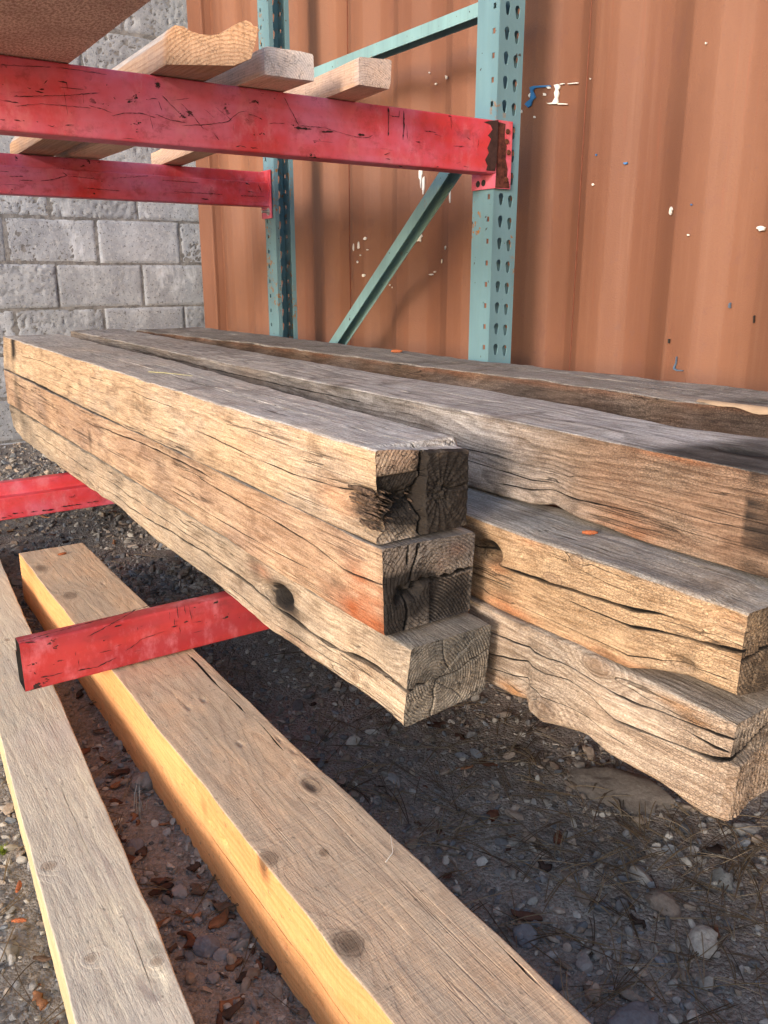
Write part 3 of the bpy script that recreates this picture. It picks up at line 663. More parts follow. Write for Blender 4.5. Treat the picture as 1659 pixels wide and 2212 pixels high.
def ribbons(lines, frame, wd, seed=1, jit=.0006):
    """scratch marks: thin strips lying on a face. frame(u, v) -> (point, normal)"""
    q = MB(); rs = random.Random(seed)
    for pts, wdt in lines:
        P = []
        for (a, b) in zip(pts[:-1], pts[1:]):
            L = math.hypot(b[0]-a[0], b[1]-a[1]); k = max(2, int(L/.004))
            for i in range(k): t = i/k; P.append((a[0]+(b[0]-a[0])*t+rs.uniform(-jit, jit), a[1]+(b[1]-a[1])*t+rs.uniform(-jit, jit)))
        P.append(pts[-1]); n = len(P); V = []
        for i, (u, v) in enumerate(P):
            a = P[max(0, i-1)]; b = P[min(n-1, i+1)]; dx, dz = b[0]-a[0], b[1]-a[1]; L = math.hypot(dx, dz)+1e-9; nx, nz = -dz/L, dx/L
            ww = wdt*(.25+.95*rs.random()**1.3)*(.3 if i in (0, n-1) else 1)
            V.append(frame(u+nx*ww/2, v+nz*ww/2)); V.append(frame(u-nx*ww/2, v-nz*ww/2))
        q.add(V, [(2*i, 2*i+1, 2*i+3, 2*i+2) for i in range(n-1)])
    return q
MSCR = plain('scratched_steel', (.060, .026, .028), .6, 0, .7, 130)
def px2(yplane):
    def f(x, y_):
        v = rt*(x-829.5)+up*(1106-y_)+fw*1793.12; k = yplane/v.y; return (v.x*k, v.z*k)
    return f
def front_beam():
    o = thing('rack_beam', 'upper front red steel rack beam with black scratches and wood blocks on top', 'rack beam', (.3, 1.60, .23))
    YF = 1.5855
    bd = step_beam(o, -1.30, 1.398, YF, .3425, .1145, 1)
    S = px2(YF); Z = lambda x, y_: S(x*.5, y_*.5); Z2 = lambda x, y_: S(829.5+x*.5, y_*.5)
    L = [([(0, 433), (78, 444)], 5), ([(60, 416), (160, 416), (300, 412), (430, 401)], 4), ([(65, 459), (175, 448), (290, 458), (390, 468)], 3), ([(268, 360), (280, 420), (291, 498)], 2.2), ([(358, 398), (360, 450)], 2),
         ([(383, 456), (440, 472), (485, 489)], 4), ([(478, 502), (540, 488), (610, 490), (672, 508)], 4), ([(645, 498), (652, 530), (660, 560)], 4), ([(670, 494), (735, 518), (802, 530)], 4.5), ([(785, 543), (870, 540), (980, 528), (1030, 485), (1065, 481)], 4),
         ([(698, 412), (735, 450), (772, 490)], 4.5), ([(780, 447), (830, 500), (878, 558)], 4), ([(683, 436), (698, 478)], 4), ([(638, 432), (655, 425), (680, 429)], 3.5), ([(740, 435), (817, 424)], 2.5), ([(930, 462), (1002, 522)], 3),
         ([(1072, 494), (1110, 505), (1134, 520)], 3.5), ([(1225, 420), (1252, 470), (1288, 542)], 6), ([(1290, 543), (1400, 552), (1470, 575), (1540, 592), (1590, 595), (1608, 583)], 3.5), ([(1268, 552), (1344, 559)], 20), ([(1545, 582), (1574, 584)], 17), ([(1388, 570), (1438, 568)], 9),
         ([(170, 388), (190, 386)], 16), ([(118, 378), (132, 384)], 8), ([(248, 350), (286, 358), (290, 388)], 7), ([(458, 366), (462, 368)], 10), ([(60, 520), (85, 521)], 8), ([(0, 517), (20, 518)], 8), ([(282, 541), (318, 541)], 7), ([(205, 540), (225, 549), (234, 543)], 6),
         ([(488, 420), (497, 430)], 12), ([(542, 431), (575, 433)], 4), ([(922, 575), (945, 606)], 7), ([(1005, 537), (1006, 565)], 4), ([(1060, 510), (1078, 526)], 3), ([(1160, 533), (1230, 532)], 3), ([(45, 398), (110, 400)], 2), ([(0, 280), (110, 286), (220, 290)], 4), ([(240, 292), (330, 303), (460, 322)], 3),
         ([(880, 470), (925, 510)], 2), ([(190, 365), (205, 345)], 6), ([(150, 395), (190, 402)], 7), ([(8, 366), (15, 367)], 8), ([(1018, 634), (1036, 630), (1062, 638)], 6), ([(1080, 637), (1112, 642)], 7), ([(1365, 425), (1366, 430)], 5), ([(156, 527), (164, 528)], 7), ([(98, 522), (106, 523)], 5)]
    lines = [([Z(*a) for a in pl], w*.00030) for pl, w in L]
    L2 = [([(16, 466), (18, 520), (16, 588)], 14), ([(18, 468), (22, 500)], 8), ([(22, 500), (62, 505), (64, 478)], 7), ([(83, 478), (84, 540), (80, 605)], 12), ([(275, 500), (290, 505)], 8), ([(288, 505), (289, 560)], 4), ([(0, 668), (24, 660)], 6), ([(135, 613), (155, 614)], 8), ([(175, 566), (222, 573)], 6), ([(95, 540), (100, 600)], 4),
          ([(295, 631), (350, 632)], 4), ([(382, 570), (386, 640)], 3), ([(408, 600), (402, 640)], 5), ([(280, 640), (278, 690)], 2.5), ([(60, 716), (80, 722)], 7), ([(5, 685), (25, 690)], 6), ([(340, 718), (365, 722)], 5), ([(250, 590), (215, 580)], 3), ([(355, 590), (372, 606)], 5), ([(310, 706), (330, 700)], 4)]
    lines += [([Z2(*a) for a in pl], w*.00028) for pl, w in L2]
    into(bd, ribbons(lines, lambda u, v: (u, YF-.0018, v), 1), MSCR)
    # bare steel patch by the connector
    q = MB(); pl = [Z2(*a) for a in [(455, 522), (500, 520), (497, 560), (493, 610), (485, 700), (478, 738), (440, 736), (446, 715), (436, 690), (452, 660), (446, 640), (462, 600), (448, 585), (468, 560), (460, 540), (430, 527)]]
    q.prism(pl[::-1], lambda u, v, t: (min(u, 1.398), YF-.0017+(.0012 if t == 0 else 0), v)); into(bd, q, plain('bare_brown_steel', (.055, .028, .026), .6, 0, .4, 80))
    c = MB(); c.box((1.3975, 1.5885, .196), (1.4475, 1.5935, .3445)); c.box((1.3965, 1.5936, .196), (1.4015, 1.672, .3442))
    co = c.build('end_connector', MRED, o, tuple(o.location), bevel=.0012)
    for (x, z_) in ((1.432, .322), (1.437, .277), (1.432, .217), (1.430, .300)):
        r = MB(); r.cyl((x, 1.5886, z_), (0, -1, 0), .0065, .003, 14, .005); r.build('rivet', MRUST, co, (0, 0, 0))
    s = MB()
    for (yy, zz) in ((1.628, .2105), (1.648, .2095)): s.cyl((1.3966, yy, zz), (-1, 0, 0), .0075, .0008, 18)
    into(co, s, MBLACK)
    rust = MB(); pl = [(1.399, .197), (1.444, .198), (1.441, .213), (1.434, .217), (1.436, .240), (1.428, .262), (1.430, .290), (1.422, .31), (1.424, .338), (1.402, .340), (1.401, .26)]
    rust.prism(pl[::-1], lambda u, v, t: (u, 1.5875+(.0007 if t == 0 else 0), v)); into(co, rust, plain('rust_stain', (.12, .035, .025), .85, 0, .7, 90))
    for ch in co.children: ch.location = -Vector(o.location)-co.location
    return o
front_beam()
def rear_beam():
    o = thing('rack_beam', 'upper rear red steel rack beam with stepped face seen below the wood blocks', 'rack beam', (.3, 2.80, .23))
    bd = step_beam(o, -1.30, 1.398, 2.818, .3405, .1145, -1)
    S = px2(2.762); Z = lambda x, y_: S(x*.5, y_*.5)
    L = [([(270, 745), (290, 758), (230, 775), (175, 782)], 4), ([(40, 762), (100, 762)], 4), ([(80, 778), (140, 780)], 4), ([(365, 812), (520, 825)], 4), ([(500, 770), (640, 760)], 3), ([(750, 828), (960, 840)], 4), ([(1060, 790), (1080, 800)], 9), ([(1115, 798), (1130, 830)], 6), ([(1070, 828), (1100, 830)], 5), ([(700, 778), (860, 790)], 3), ([(300, 760), (420, 775)], 3), ([(1040, 845), (1140, 850)], 4), ([(0, 740), (40, 743)], 3), ([(870, 858), (900, 862)], 7)]
    into(bd, ribbons([([Z(*a) for a in pl], w*.0005) for pl, w in L], lambda u, v: (u, 2.7605, v), 2), MSCR)
    c = MB(); c.box((1.3945, 2.745, .188), (1.3995, 2.818, .345)); c.box((1.3945, 2.8125, .188), (1.448, 2.8175, .345))
    co = c.build('end_connector', MRED, o, tuple(o.location), bevel=.0012)
    b = MB(); b.cyl((1.3945, 2.766, .2095), (-1, 0, 0), .0095, .0045, 6); b.cyl((1.390, 2.766, .2095), (-1, 0, 0), .0045, .020, 12)
    b.cyl((1.3946, 2.766, .2095), (-1, 0, 0), .013, .0015, 18)
    bo = b.build('bolt', MZINC, co, (0, 0, 0)); bo.parent = co; bo.location = -Vector(o.location)-co.location
rear_beam()
def low_tubes():
    o = thing('rack_beam', 'lower near red box beam with open end jutting out under the timber stack', 'rack beam', (.7, 1.34, -.645))
    YF = 1.316
    bd = step_beam(o, .200, 1.34, YF, -.5605, .0845, 1, w1=.034, w2=.046, step=.026, mat=MRED2, th=.0018)
    S = px2(YF); Q = lambda x, y_: S(x/2.0739/1.8228*1.0, (2150+y_/2.0739)/1.8228)
    L = [([(712, 738), (850, 665), (1000, 580), (1110, 515)], 6), ([(1022, 855), (1090, 810), (1155, 758), (1250, 725), (1340, 695)], 6), ([(160, 780), (300, 738), (480, 690), (700, 630), (900, 578), (1130, 510), (1400, 440), (1659, 368)], 5), ([(1440, 480), (1456, 590)], 6), ([(1500, 480), (1515, 560)], 6), ([(1540, 478), (1565, 600)], 7), ([(1420, 590), (1425, 650)], 5), ([(1465, 650), (1468, 720)], 4),
         ([(630, 1018), (700, 1000), (800, 985), (870, 945), (950, 910)], 8), ([(400, 1060), (510, 1030)], 8), ([(330, 1070), (400, 1060)], 14), ([(815, 870), (910, 848)], 6), ([(940, 820), (990, 800)], 6), ([(275, 1030), (290, 1045)], 18), ([(200, 788), (285, 786)], 12), ([(1345, 470), (1460, 437)], 8), ([(840, 768), (850, 772)], 12), ([(1085, 858), (1150, 848)], 4), ([(640, 925), (642, 990)], 4), ([(612, 865), (616, 892)], 7), ([(1120, 660), (1125, 685)], 8), ([(1145, 655), (1165, 650)], 6),
         ([(930, 660), (990, 640)], 10), ([(1400, 660), (1440, 650)], 12), ([(290, 945), (300, 960)], 5), ([(1610, 465), (1640, 458)], 6), ([(1570, 622), (1640, 612)], 6), ([(1380, 530), (1385, 600)], 4)]
    into(bd, ribbons([([Q(*a) for a in pl], w*.00024) for pl, w in L], lambda u, v: (u, YF-.0016, v), 3), MSCR)
    o2 = thing('rack_beam', 'lower far red beam with stepped side lying under the far part of the stack', 'rack beam', (.7, 2.47, -.66))
    bd = step_beam(o2, -.9, 1.34, 2.497, -.5605, .100, -1, w1=.036, w2=.066, step=.036, mat=MRED)
    S = px2(2.43); Q = lambda x, y_: S(x*.2728, 658.4+y_*.2728)
    L = [([(545, 1520), (580, 1522), (592, 1500)], 6), ([(100, 1652), (140, 1650)], 16), ([(170, 1640), (185, 1650)], 10), ([(330, 1630), (420, 1622)], 10), ([(60, 1668), (90, 1675)], 14), ([(480, 1600), (640, 1578)], 8), ([(690, 1565), (780, 1555)], 8), ([(150, 1530), (170, 1531)], 4), ([(240, 1640), (300, 1632)], 8), ([(10, 1688), (50, 1684)], 8)]
    into(bd, ribbons([([Q(*a) for a in pl], w*.00045) for pl, w in L], lambda u, v: (u, 2.4288, v), 4), MSCR)
low_tubes()

# ------------------------------------------------------------------ timbers
def lanes(cracks, y, base):
    pass
def timber(name, label, x0, x1, z0, z1, y0, y1, mat, group='old timbers stacked on the red beams', corners=None, cracks=(), holes=(), amp=.0016, rad=.006,
           maskf=None, endf=None, endres=60, skew=0.0, dens=.0042, nL=40, nT=26, nR=8, nB=12, cat='timber', edge_amp=.003, seed=0.0, y0f=None, endmask=None):
    """skew = dx/dy. corners: {'BL': [(y, dx, dz)...]}; cracks: (face, [(y, v)...], width, depth); holes: (face, y, v(m), sy, sv, depth)"""
    n = int(math.log(y1/max(y0, .25))/dens) if y0 > .25 else int((y1-y0)/.006)
    ys = np.geomspace(max(y0, .01), y1, n) if y0 > .25 else np.linspace(y0, y1, n)
    corners = corners or {}
    base = {'BL': (x0, z0), 'TL': (x0, z1), 'TR': (x1, z1), 'BR': (x1, z0)}
    def corner(k, yy):
        bx, bz = base[k]; X = np.full_like(yy, bx)+skew*(yy-y0); Z = np.full_like(yy, bz)
        if k in corners:
            c = sorted(corners[k]); cy = [a for a, _, _ in c]; X = X+np.interp(yy, cy, [b for _, b, _ in c]); Z = Z+np.interp(yy, cy, [d_ for _, _, d_ in c])
        h = {'BL': 1.3, 'TL': 5.1, 'TR': 9.7, 'BR': 13.9}[k]+seed
        X = X+edge_amp*fbm(yy*14, yy*0+h, yy*0, 4); Z = Z+edge_amp*fbm(yy*14, yy*0+h+50, yy*0, 4)*.7
        return X, Z
    faces = {'L': ('BL', 'TL', (-1, 0), nL), 'T': ('TL', 'TR', (0, 1), nT), 'R': ('TR', 'BR', (1, 0), nR), 'B': ('BR', 'BL', (0, -1), nB)}
    def point(face, yy, v):
        a, b, nrm, _ = faces[face]; (ax, az), (bx, bz) = corner(a, yy), corner(b, yy)
        Lx, Lz = bx-ax, bz-az; L = np.sqrt(Lx**2+Lz**2); s = v*L
        rr = rad*(1+.5*fbm(yy*20, yy*0+seed, yy*0, 3))
        ea = np.clip(1-s/rr, 0, 1)**2*.33*rr; eb = np.clip(1-(L-s)/rr, 0, 1)**2*.33*rr
        tx, tz = Lx/L, Lz/L; X = ax+Lx*v+tx*(ea-eb)-nrm[0]*(ea+eb); Z = az+Lz*v+tz*(ea-eb)-nrm[1]*(ea+eb)
        return X, Z, L
    V, Mk, FR = [], [], []; ring = []
    for fi, face in enumerate('LTRB'):
        nf = faces[face][3]; cr = [c for c in cracks if c[0] == face]; cr.sort(key=lambda c: np.mean([b for _, b in c[1]]))
        bounds = []
        for c in cr:
            pts = sorted(c[1]); cy = [a for a, _ in pts]; cv = np.interp(ys, cy, [b for _, b in pts])+.012*fbm(ys*9, ys*0+c[2]*1000, ys*0+seed, 3)
            L0 = abs((z1-z0) if face in 'LR' else (x1-x0)); tp = sstep(cy[0]-.03, cy[0]+.02, ys)*(1-sstep(cy[-1]-.02, cy[-1]+.03, ys))
            if len(c) > 4: tp = np.interp(ys, *zip(*sorted(c[4])))*tp
            wv = (c[2]*1.2*(.7+.6*fbm(ys*25, ys*0+3, ys*0, 2))*tp+.0003)/L0; bounds.append((cv, wv/2, c[3]*tp))
        cols = []   # (v array, depth array)
        prev = np.zeros_like(ys); 
        seq = bounds+[(np.ones_like(ys), np.zeros_like(ys), None)]
        for (cv, hw, dp) in seq:
            end = cv-hw; k = max(3, int(round(nf*float(np.mean(end-prev)))))
            tt = np.linspace(0, 1, k+1)
            if face in 'LTB' and True: tt = tt
            for i_, t in enumerate(tt[:-1] if dp is None else tt):
                if i_ == 0 and len(cols) and dp is not None and False: continue
                cols.append((prev+(end-prev)*t, np.zeros_like(ys)))
            if dp is not None:
                cols.append((cv-hw*.999, dp*0)); cols.append((cv-hw*.78, dp*.55)); cols.append((cv, dp)); cols.append((cv+hw*.78, dp*.55)); prev = cv+hw
        # refine near the corners for rounding
        L0 = abs((z1-z0) if face in 'LR' else (x1-x0)); e = rad/L0
        extra = [(np.full_like(ys, e*.35), np.zeros_like(ys)), (np.full_like(ys, e*.8), np.zeros_like(ys))]; extra2 = [(np.full_like(ys, 1-e*.8), np.zeros_like(ys)), (np.full_like(ys, 1-e*.35), np.zeros_like(ys))]
        c0 = cols[0]; mid = [q for q in cols[1:] if q[0].min() > e*.9 and q[0].max() < 1-e*.9 or (q[1].max() > 0) or q[0].min() > .06 and q[0].max() < .94]; cols = [c0]+extra+mid+extra2
        nrm = faces[face][2]
        for v, dp in cols:
            X, Z, L = point(face, ys, np.clip(v, 0, 1)); Y = ys+0*X
            dsp = amp*fbm(X*30+seed, Y*5, Z*30, 3)+amp*.5*fbm(X*160+seed, Y*22, Z*160, 3)
            sdist = np.minimum(v, 1-v)*L
            fade = sstep(0, .006, sdist)*.8+.2
            for hf, hy, hv, sy, sv, hd in holes:
                if hf != face: continue
                vv = (Z-hv) if face in 'LR' else (X-hv); q = ((Y-hy)/sy)**2+(vv/sv)**2
                hole = np.exp(-q**2*.9)*(1+.5*fbm(X*120, Y*60, Z*120, 3)) if hd > 0 else np.exp(-q)
                dsp = dsp-hd*hole
            dsp = dsp*fade-dp
            X = X+nrm[0]*dsp; Z = Z+nrm[1]*dsp
            V.append(np.stack([X, Y, Z], -1)); ring.append(face)
            mk = np.zeros((len(ys), 4)); mk[:, 3] = 1
            if maskf is not None: mk[:, :3] = maskf(face, X, Y, Z, v, dp)
            Mk.append(mk)
    V = np.array(V); Mk = np.array(Mk); m_, n_ = V.shape[:2]      # columns, stations
    if y0f is not None:       # shape of the near end: shift the first stations
        for j in range(m_):
            f = y0f(V[j, 0, 0], V[j, 0, 2]); w_ = np.clip(1-(ys-ys[0])/.06, 0, 1); V[j, :, 1] += f*w_
    idx = np.arange(m_*n_).reshape(m_, n_); nx = np.roll(idx, -1, axis=0)
    F = np.stack([idx[:, :-1], idx[:, 1:], nx[:, 1:], nx[:, :-1]], -1).reshape(-1, 4)
    Vf, Mf, Ff = [V.reshape(-1, 3)], [Mk.reshape(-1, 4)], [F]; off = m_*n_
    # end caps as Coons patches of the four outline curves
    for which, st in (('near', 0), ('far', n_-1)):
        N = endres if which == 'near' else 8
        cur = {}
        for face in 'LTRB':
            cols = [j for j in range(m_) if ring[j] == face]; pts = V[cols+[(cols[-1]+1) % m_], st]
            dseg = np.r_[0, np.cumsum(np.linalg.norm(np.diff(pts, axis=0), axis=1))]; dseg /= dseg[-1]; t = np.linspace(0, 1, N)
            cur[face] = np.stack([np.interp(t, dseg, pts[:, k]) for k in range(3)], -1)
        Lc, Tc, Rc, Bc = cur['L'], cur['T'], cur['R'][::-1], cur['B'][::-1]   # L: bottom->top, T: left->right, R: bottom->top, B: left->right
        u = np.linspace(0, 1, N)[None, :, None]; v = np.linspace(0, 1, N)[:, None, None]
        P = (1-u)*Lc[:, None]+u*Rc[:, None]+(1-v)*Bc[None]+v*Tc[None]-((1-u)*(1-v)*Lc[0]+u*(1-v)*Bc[-1]+(1-u)*v*Lc[-1]+u*v*Tc[-1])
        mk = np.zeros((N, N, 4)); mk[..., 3] = 1
        if which == 'near':
            X, Z = P[..., 0], P[..., 2]; e = np.minimum(np.minimum(u, 1-u), np.minimum(v, 1-v))[..., 0]
            dy = .0012*fbm(X*140, Z*140, X*0+seed, 3)
            if endf is not None: dy = dy+endf(X, Z)
            P[..., 1] += dy*sstep(0, .03, e)
            if maskf is not None: mk[..., :3] = maskf('E', X, P[..., 1], Z, None, 0)
            if endf is not None: mk[..., 0] = np.maximum(mk[..., 0], np.clip((endf(X, Z)-.0014)/.0022, 0, 1)*.95)  # end cracks painted dark too, so their recesses look shaded
        elif maskf is not None: mk[..., :3] = maskf('E', P[..., 0], P[..., 1], P[..., 2], None, 0)
        i = np.arange(N*N).reshape(N, N)+off; f = np.stack([i[:-1, :-1], i[:-1, 1:], i[1:, 1:], i[1:, :-1]], -1).reshape(-1, 4)
        if which == 'far': f = f[:, ::-1]
        Vf.append(P.reshape(-1, 3)); Mf.append(mk.reshape(-1, 4)); Ff.append(f); off += N*N
    loc = ((x0+x1)/2, (y0+y1)/2, z0)
    o = mesh_obj(name, np.concatenate(Vf), np.concatenate(Ff), mat, None, loc, True, np.concatenate(Mf), 55)
    tag(o, label, cat, group); return o
def seg(X, Z, pts, w, jag=.0):
    """closeness (0..1) to a polyline in the X,Z plane"""
    r = np.full(np.shape(X), 1e9)
    Xj = X+jag*fbm(X*90, Z*90, X*0, 2); Zj = Z+jag*fbm(X*90+9, Z*90, X*0, 2)
    for (a, b), (c, d_) in zip(pts[:-1], pts[1:]):
        vx, vz = c-a, d_-b; t = np.clip(((Xj-a)*vx+(Zj-b)*vz)/(vx*vx+vz*vz+1e-12), 0, 1); r = np.minimum(r, np.hypot(Xj-a-t*vx, Zj-b-t*vz))
    return np.exp(-(r/w)**2)
def near(a, a0, s): return np.exp(-((a-a0)/s)**2)
def cols3(r, g, b): return np.stack(np.broadcast_arrays(np.clip(r, 0, 1), np.clip(g, 0, 1), np.clip(b, 0, 1)), -1)

# --- front stack, bottom timber
def m3(face, X, Y, Z, v, dp):
    r = .95*(dp > .0015); g = 0*X; b = .22+.25*fbm(X*9, Y*4, Z*9, 3)  # crack insides painted dark, standing in for their shade
    if face == 'T': b = .8+0*X
    if face == 'E': return cols3(.12+.2*seg(X, Z, [(.55, -.50), (.70, -.50)], .03), 0*X, .85+0*X)
    r = r+1.5*near(Y, 1.095, .032)*near(Z, -.486, .017)+.55*near(Y, 1.13, .05)*near(Z, -.49, .024)*(.7+.8*fbm(Y*60, Z*220, X*0, 3))+.42*near(Y, 1.19, .028)*sstep(-.50, -.47, Z)+.35*near(Y, 1.06, .04)*(Z < -.49)  # stain around the bolt hole, plus shade painted in its cavity
    r = r+.30*near(Y, 2.97, .05)+.3*sstep(2.95, 3.15, Y)*sstep(-.52, -.46, Z)+.35*near(Y, .92, .012)*near(Z, -.535, .010)+.4*near(Y, .86, .012)*near(Z, -.538, .012)
    g = .5*near(Y, 1.17, .04)*near(Z, -.465, .014)+.45*near(Z, -.548, .006)*near(Y, 1.05, .07)+.25*near(Y, 1.75, .03)*near(Z, -.495, .01)
    return cols3(r, g, b)
W3 = wood('weathered_wood_bottom', knots=[(-.0795, -1.095, .0225, .010, .013), (-.0795, -1.06, .0235, .009, .022), (-.0795, -.37, .06, .008, .015)], light=(.60, .48, .36), dark=(.40, .295, .205), grey=(.25, .235, .215), greyd=(.15, .14, .125), seed=3.1, pith=(-.028, .052), ring=.0042, ringmix=.5)
def e3(X, Z):
    pc = (.605, -.510)
    d_ = .0045*seg(X, Z, [pc, (.64, -.503), (.68, -.492), (.712, -.487)], .0016, .004)+.004*seg(X, Z, [pc, (.600, -.545), (.596, -.565)], .0015, .003)+.003*seg(X, Z, [(.617, -.455), (.618, -.478), (.628, -.495)], .0013, .003)
    d_ = d_+.0025*seg(X, Z, [pc, (.635, -.53), (.65, -.545)], .0012, .003)+.004*seg(X, Z, [(.575, -.505), (.59, -.508)], .0022, .001)+.002*seg(X, Z, [pc, (.66, -.47), (.69, -.458)], .001, .003)
    r = np.hypot(X-pc[0], Z-pc[1]); return d_+.0006*np.sin(r/.0042*6.28)
timber('timber', 'bottom timber of the front stack, grey ringed end and long open side crack', .553, .702, -.5595, -.447, .770, 3.19, W3,
       corners={'BL': [(.77, 0, 0), (.80, .004, .002), (.96, -.001, .002), (1.08, -.003, -.0005), (1.19, -.003, -.0002), (1.39, 0, .010), (1.70, -.002, .007), (1.95, 0, .022), (2.2, 0, .012), (3.0, 0, .013), (3.12, .004, .02), (3.19, .01, .028)],
                'BR': [(.77, -.012, .010), (1, 0, 0)], 'TR': [(.77, -.002, -.004), (1.0, 0, 0)], 'TL': [(.77, .012, -.004), (.80, .004, 0), (1.0, 0, 0)]},
       cracks=[('L', [(.77, .47), (.805, .50), (.88, .46), (.96, .40), (1.10, .42), (1.20, .49), (1.38, .47), (1.59, .43), (1.84, .30), (2.05, .25)], .0065, .016, [(.7, 1.1), (.95, 1.3), (1.1, .8), (1.3, .7), (2.1, .3)]),
               ('L', [(1.35, .62), (1.7, .60), (2.1, .55), (2.8, .55)], .002, .006), ('L', [(.9, .20), (1.1, .16), (1.3, .18)], .0015, .004), ('T', [(.77, .33), (.88, .35)], .003, .006)],
       holes=[('L', 1.098, -.484, .026, .013, .028), ('L', 1.145, -.492, .026, .016, .008), ('L', .92, -.537, .02, .008, .003), ('L', .885, -.537, .012, .006, -.003)],
       maskf=m3, endf=e3, endres=130, seed=3, rad=.007, edge_amp=.004, nL=48)
# --- front stack, middle timber
def m2(face, X, Y, Z, v, dp):
    r = .95*(dp > .0015); b = .12+.25*fbm(X*9, Y*4, Z*9, 3)
    if face == 'T': return cols3(.1+0*X, 0*X, .85+0*X)
    if face == 'E':
        nb = .006*fbm(X*70, Z*70, X*0, 3); ch = 1.1*near(Z+nb, -.392, .030)*sstep(.645, .605, X+nb)+1.0*near(Z+nb, -.425, .024)*sstep(.605, .56, X)+.95*near(X, .600, .028)*near(Z, -.392, .016)
        return cols3(ch+.45*sstep(.61, .67, X+nb*2)*sstep(-.370, -.400, Z+nb*2)+.25, .35*near(X, .635, .012)*near(Z, -.368, .012)+.25*near(X, .665, .02)*near(Z, -.35, .012), .75+0*X)
    r = r+.5*near(Y, 2.97, .045)*(.5+.5*fbm(Y*20, Z*30, X*0, 2)+.3)+.25*near(Y, .80, .02)+.15*near(Y, 1.6, .08)+.3*near(Z, -.333, .006)*near(Y, 1.45, .3)+.35*near(Y, 2.12, .012)*(Z < -.38)
    g = 1.0*near(Y, .835, .05)*sstep(-.345, -.385, Z)+.5*near(Y, .86, .08)*near(Z, -.43, .014)+.15
    return cols3(r, g, b)
W2 = wood('weathered_wood_middle', (.58, .43, .305), (.38, .26, .17), seed=7.7, pith=(.02, .06), ring=.005, ringmix=.5, fresh=(.42, .13, .05))
def e2(X, Z):
    d_ = .011*seg(X, Z, [(.6005, -.330), (.597, -.350), (.590, -.368), (.591, -.378)], .0018, .003)+.008*seg(X, Z, [(.585, -.330), (.584, -.355)], .0014, .002)
    d_ = d_+.012*seg(X, Z, [(.595, -.382), (.63, -.384), (.665, -.382), (.692, -.381)], .0022, .004)+.010*seg(X, Z, [(.584, -.40), (.583, -.43), (.580, -.446)], .0018, .002)+.018*seg(X, Z, [(.578, -.394), (.598, -.390)], .009, .010)
    return d_+.003*sstep(.620, .6235, X)*sstep(-.384, -.389, Z)+.0007*(X > .62)*np.sin(np.hypot(X-.60, Z+.47)/.0042*6.28)-.002*sstep(.622, .618, X)*sstep(-.384, -.389, Z)
timber('timber', 'middle timber of the front stack with charred black end and cross shaped cracks', .546, .699, -.4455, -.3265, .806, 3.16, W2,
       corners={'BL': [(.8, .002, 0), (1, 0, 0), (2.1, 0, .008), (3.1, 0, .008)], 'TL': [(.806, 0, 0), (1.2, .004, -.002), (1.6, .006, -.001), (2.2, .002, 0), (3.1, 0, .008)], 'TR': [(.8, -.004, -.004), (.9, 0, 0)], 'BR': [(.8, -.010, .003), (.95, 0, 0)]},
       cracks=[('L', [(.80, .60), (.85, .57), (.90, .54), (.97, .62), (1.13, .70), (1.21, .70), (1.39, .73)], .0026, .008), ('L', [(1.36, .84), (1.5, .86), (1.72, .84), (2.0, .76), (2.35, .57), (2.77, .68), (3.0, .80)], .003, .009), ('L', [(1.0, .30), (1.3, .24), (1.55, .28)], .0014, .004), ('T', [(.8, .38), (.9, .37)], .003, .01), ('T', [(.8, .26), (.84, .26)], .003, .01), ('L', [(2.11, .02), (2.113, .02)], .001, .001)],
       holes=[('L', 1.62, -.330, .018, .008, .008)], maskf=m2, endf=e2, endres=130, seed=11, rad=.004, edge_amp=.0025, nL=44)
# --- front stack, top timber
def m1(face, X, Y, Z, v, dp):
    r = .95*(dp > .0015)
    if face == 'T': return cols3(r+.25*near(Y, 2.8, .2)*fbm(X*30, Y*8, Z, 3), 0*X, .95+0*X)
    if face == 'E':
        nb = .007*fbm(X*70, Z*70, X*0, 3)
        return cols3(.20+1.1*near(Z+nb, -.274, .030)*sstep(.640, .600, X+nb)+.35*near(X+nb, .66, .03)+.85*near(X+nb, .640, .036)*near(Z+nb, -.272, .036)+.28*sstep(.605, .640, X+nb)+.5*near(X, .617, .012), .55*(X < .612)*sstep(-.245, -.225, Z)*.6+.5*near(X, .672, .008)*near(Z, -.285, .022), .35+0*X)
    r = r+1.0*near(Y, 2.98, .035)*(.6+.6*fbm(Y*20, Z*25, X*0, 3))+.30*near(Y, 3.10, .04)+.9*sstep(.30, .55, fbm(X*0, Y*9+2, Z*38, 4))*near(Y, 1.55, .42)*near(Z, -.285, .035)*.55
    r = r+1.1*near(Y, .838, .040+.015*fbm(Z*200, Y*0, X*0, 2))*near(Z, -.284, .026)*(.75+.5*fbm(Z*260, Y*20, X*0, 2))+.25*sstep(-.30, -.318, Z)*.6
    g = .8*near(Y, .90, .05)*near(Z, -.285, .018)+.25*near(Y, 1.2, .1)*near(Z, -.25, .02)+.3*near(Y, 1.33, .02)*near(Z, -.235, .01)
    return cols3(r, g, .08+.22*fbm(X*9, Y*4, Z*9, 3))
W1 = wood('weathered_wood_top', (.64, .48, .33), (.44, .305, .20), grey=(.70, .68, .66), greyd=(.38, .365, .355), seed=1.2, pith=(.03, .055), ring=.0048, ringmix=.4, fresh=(.45, .17, .06))
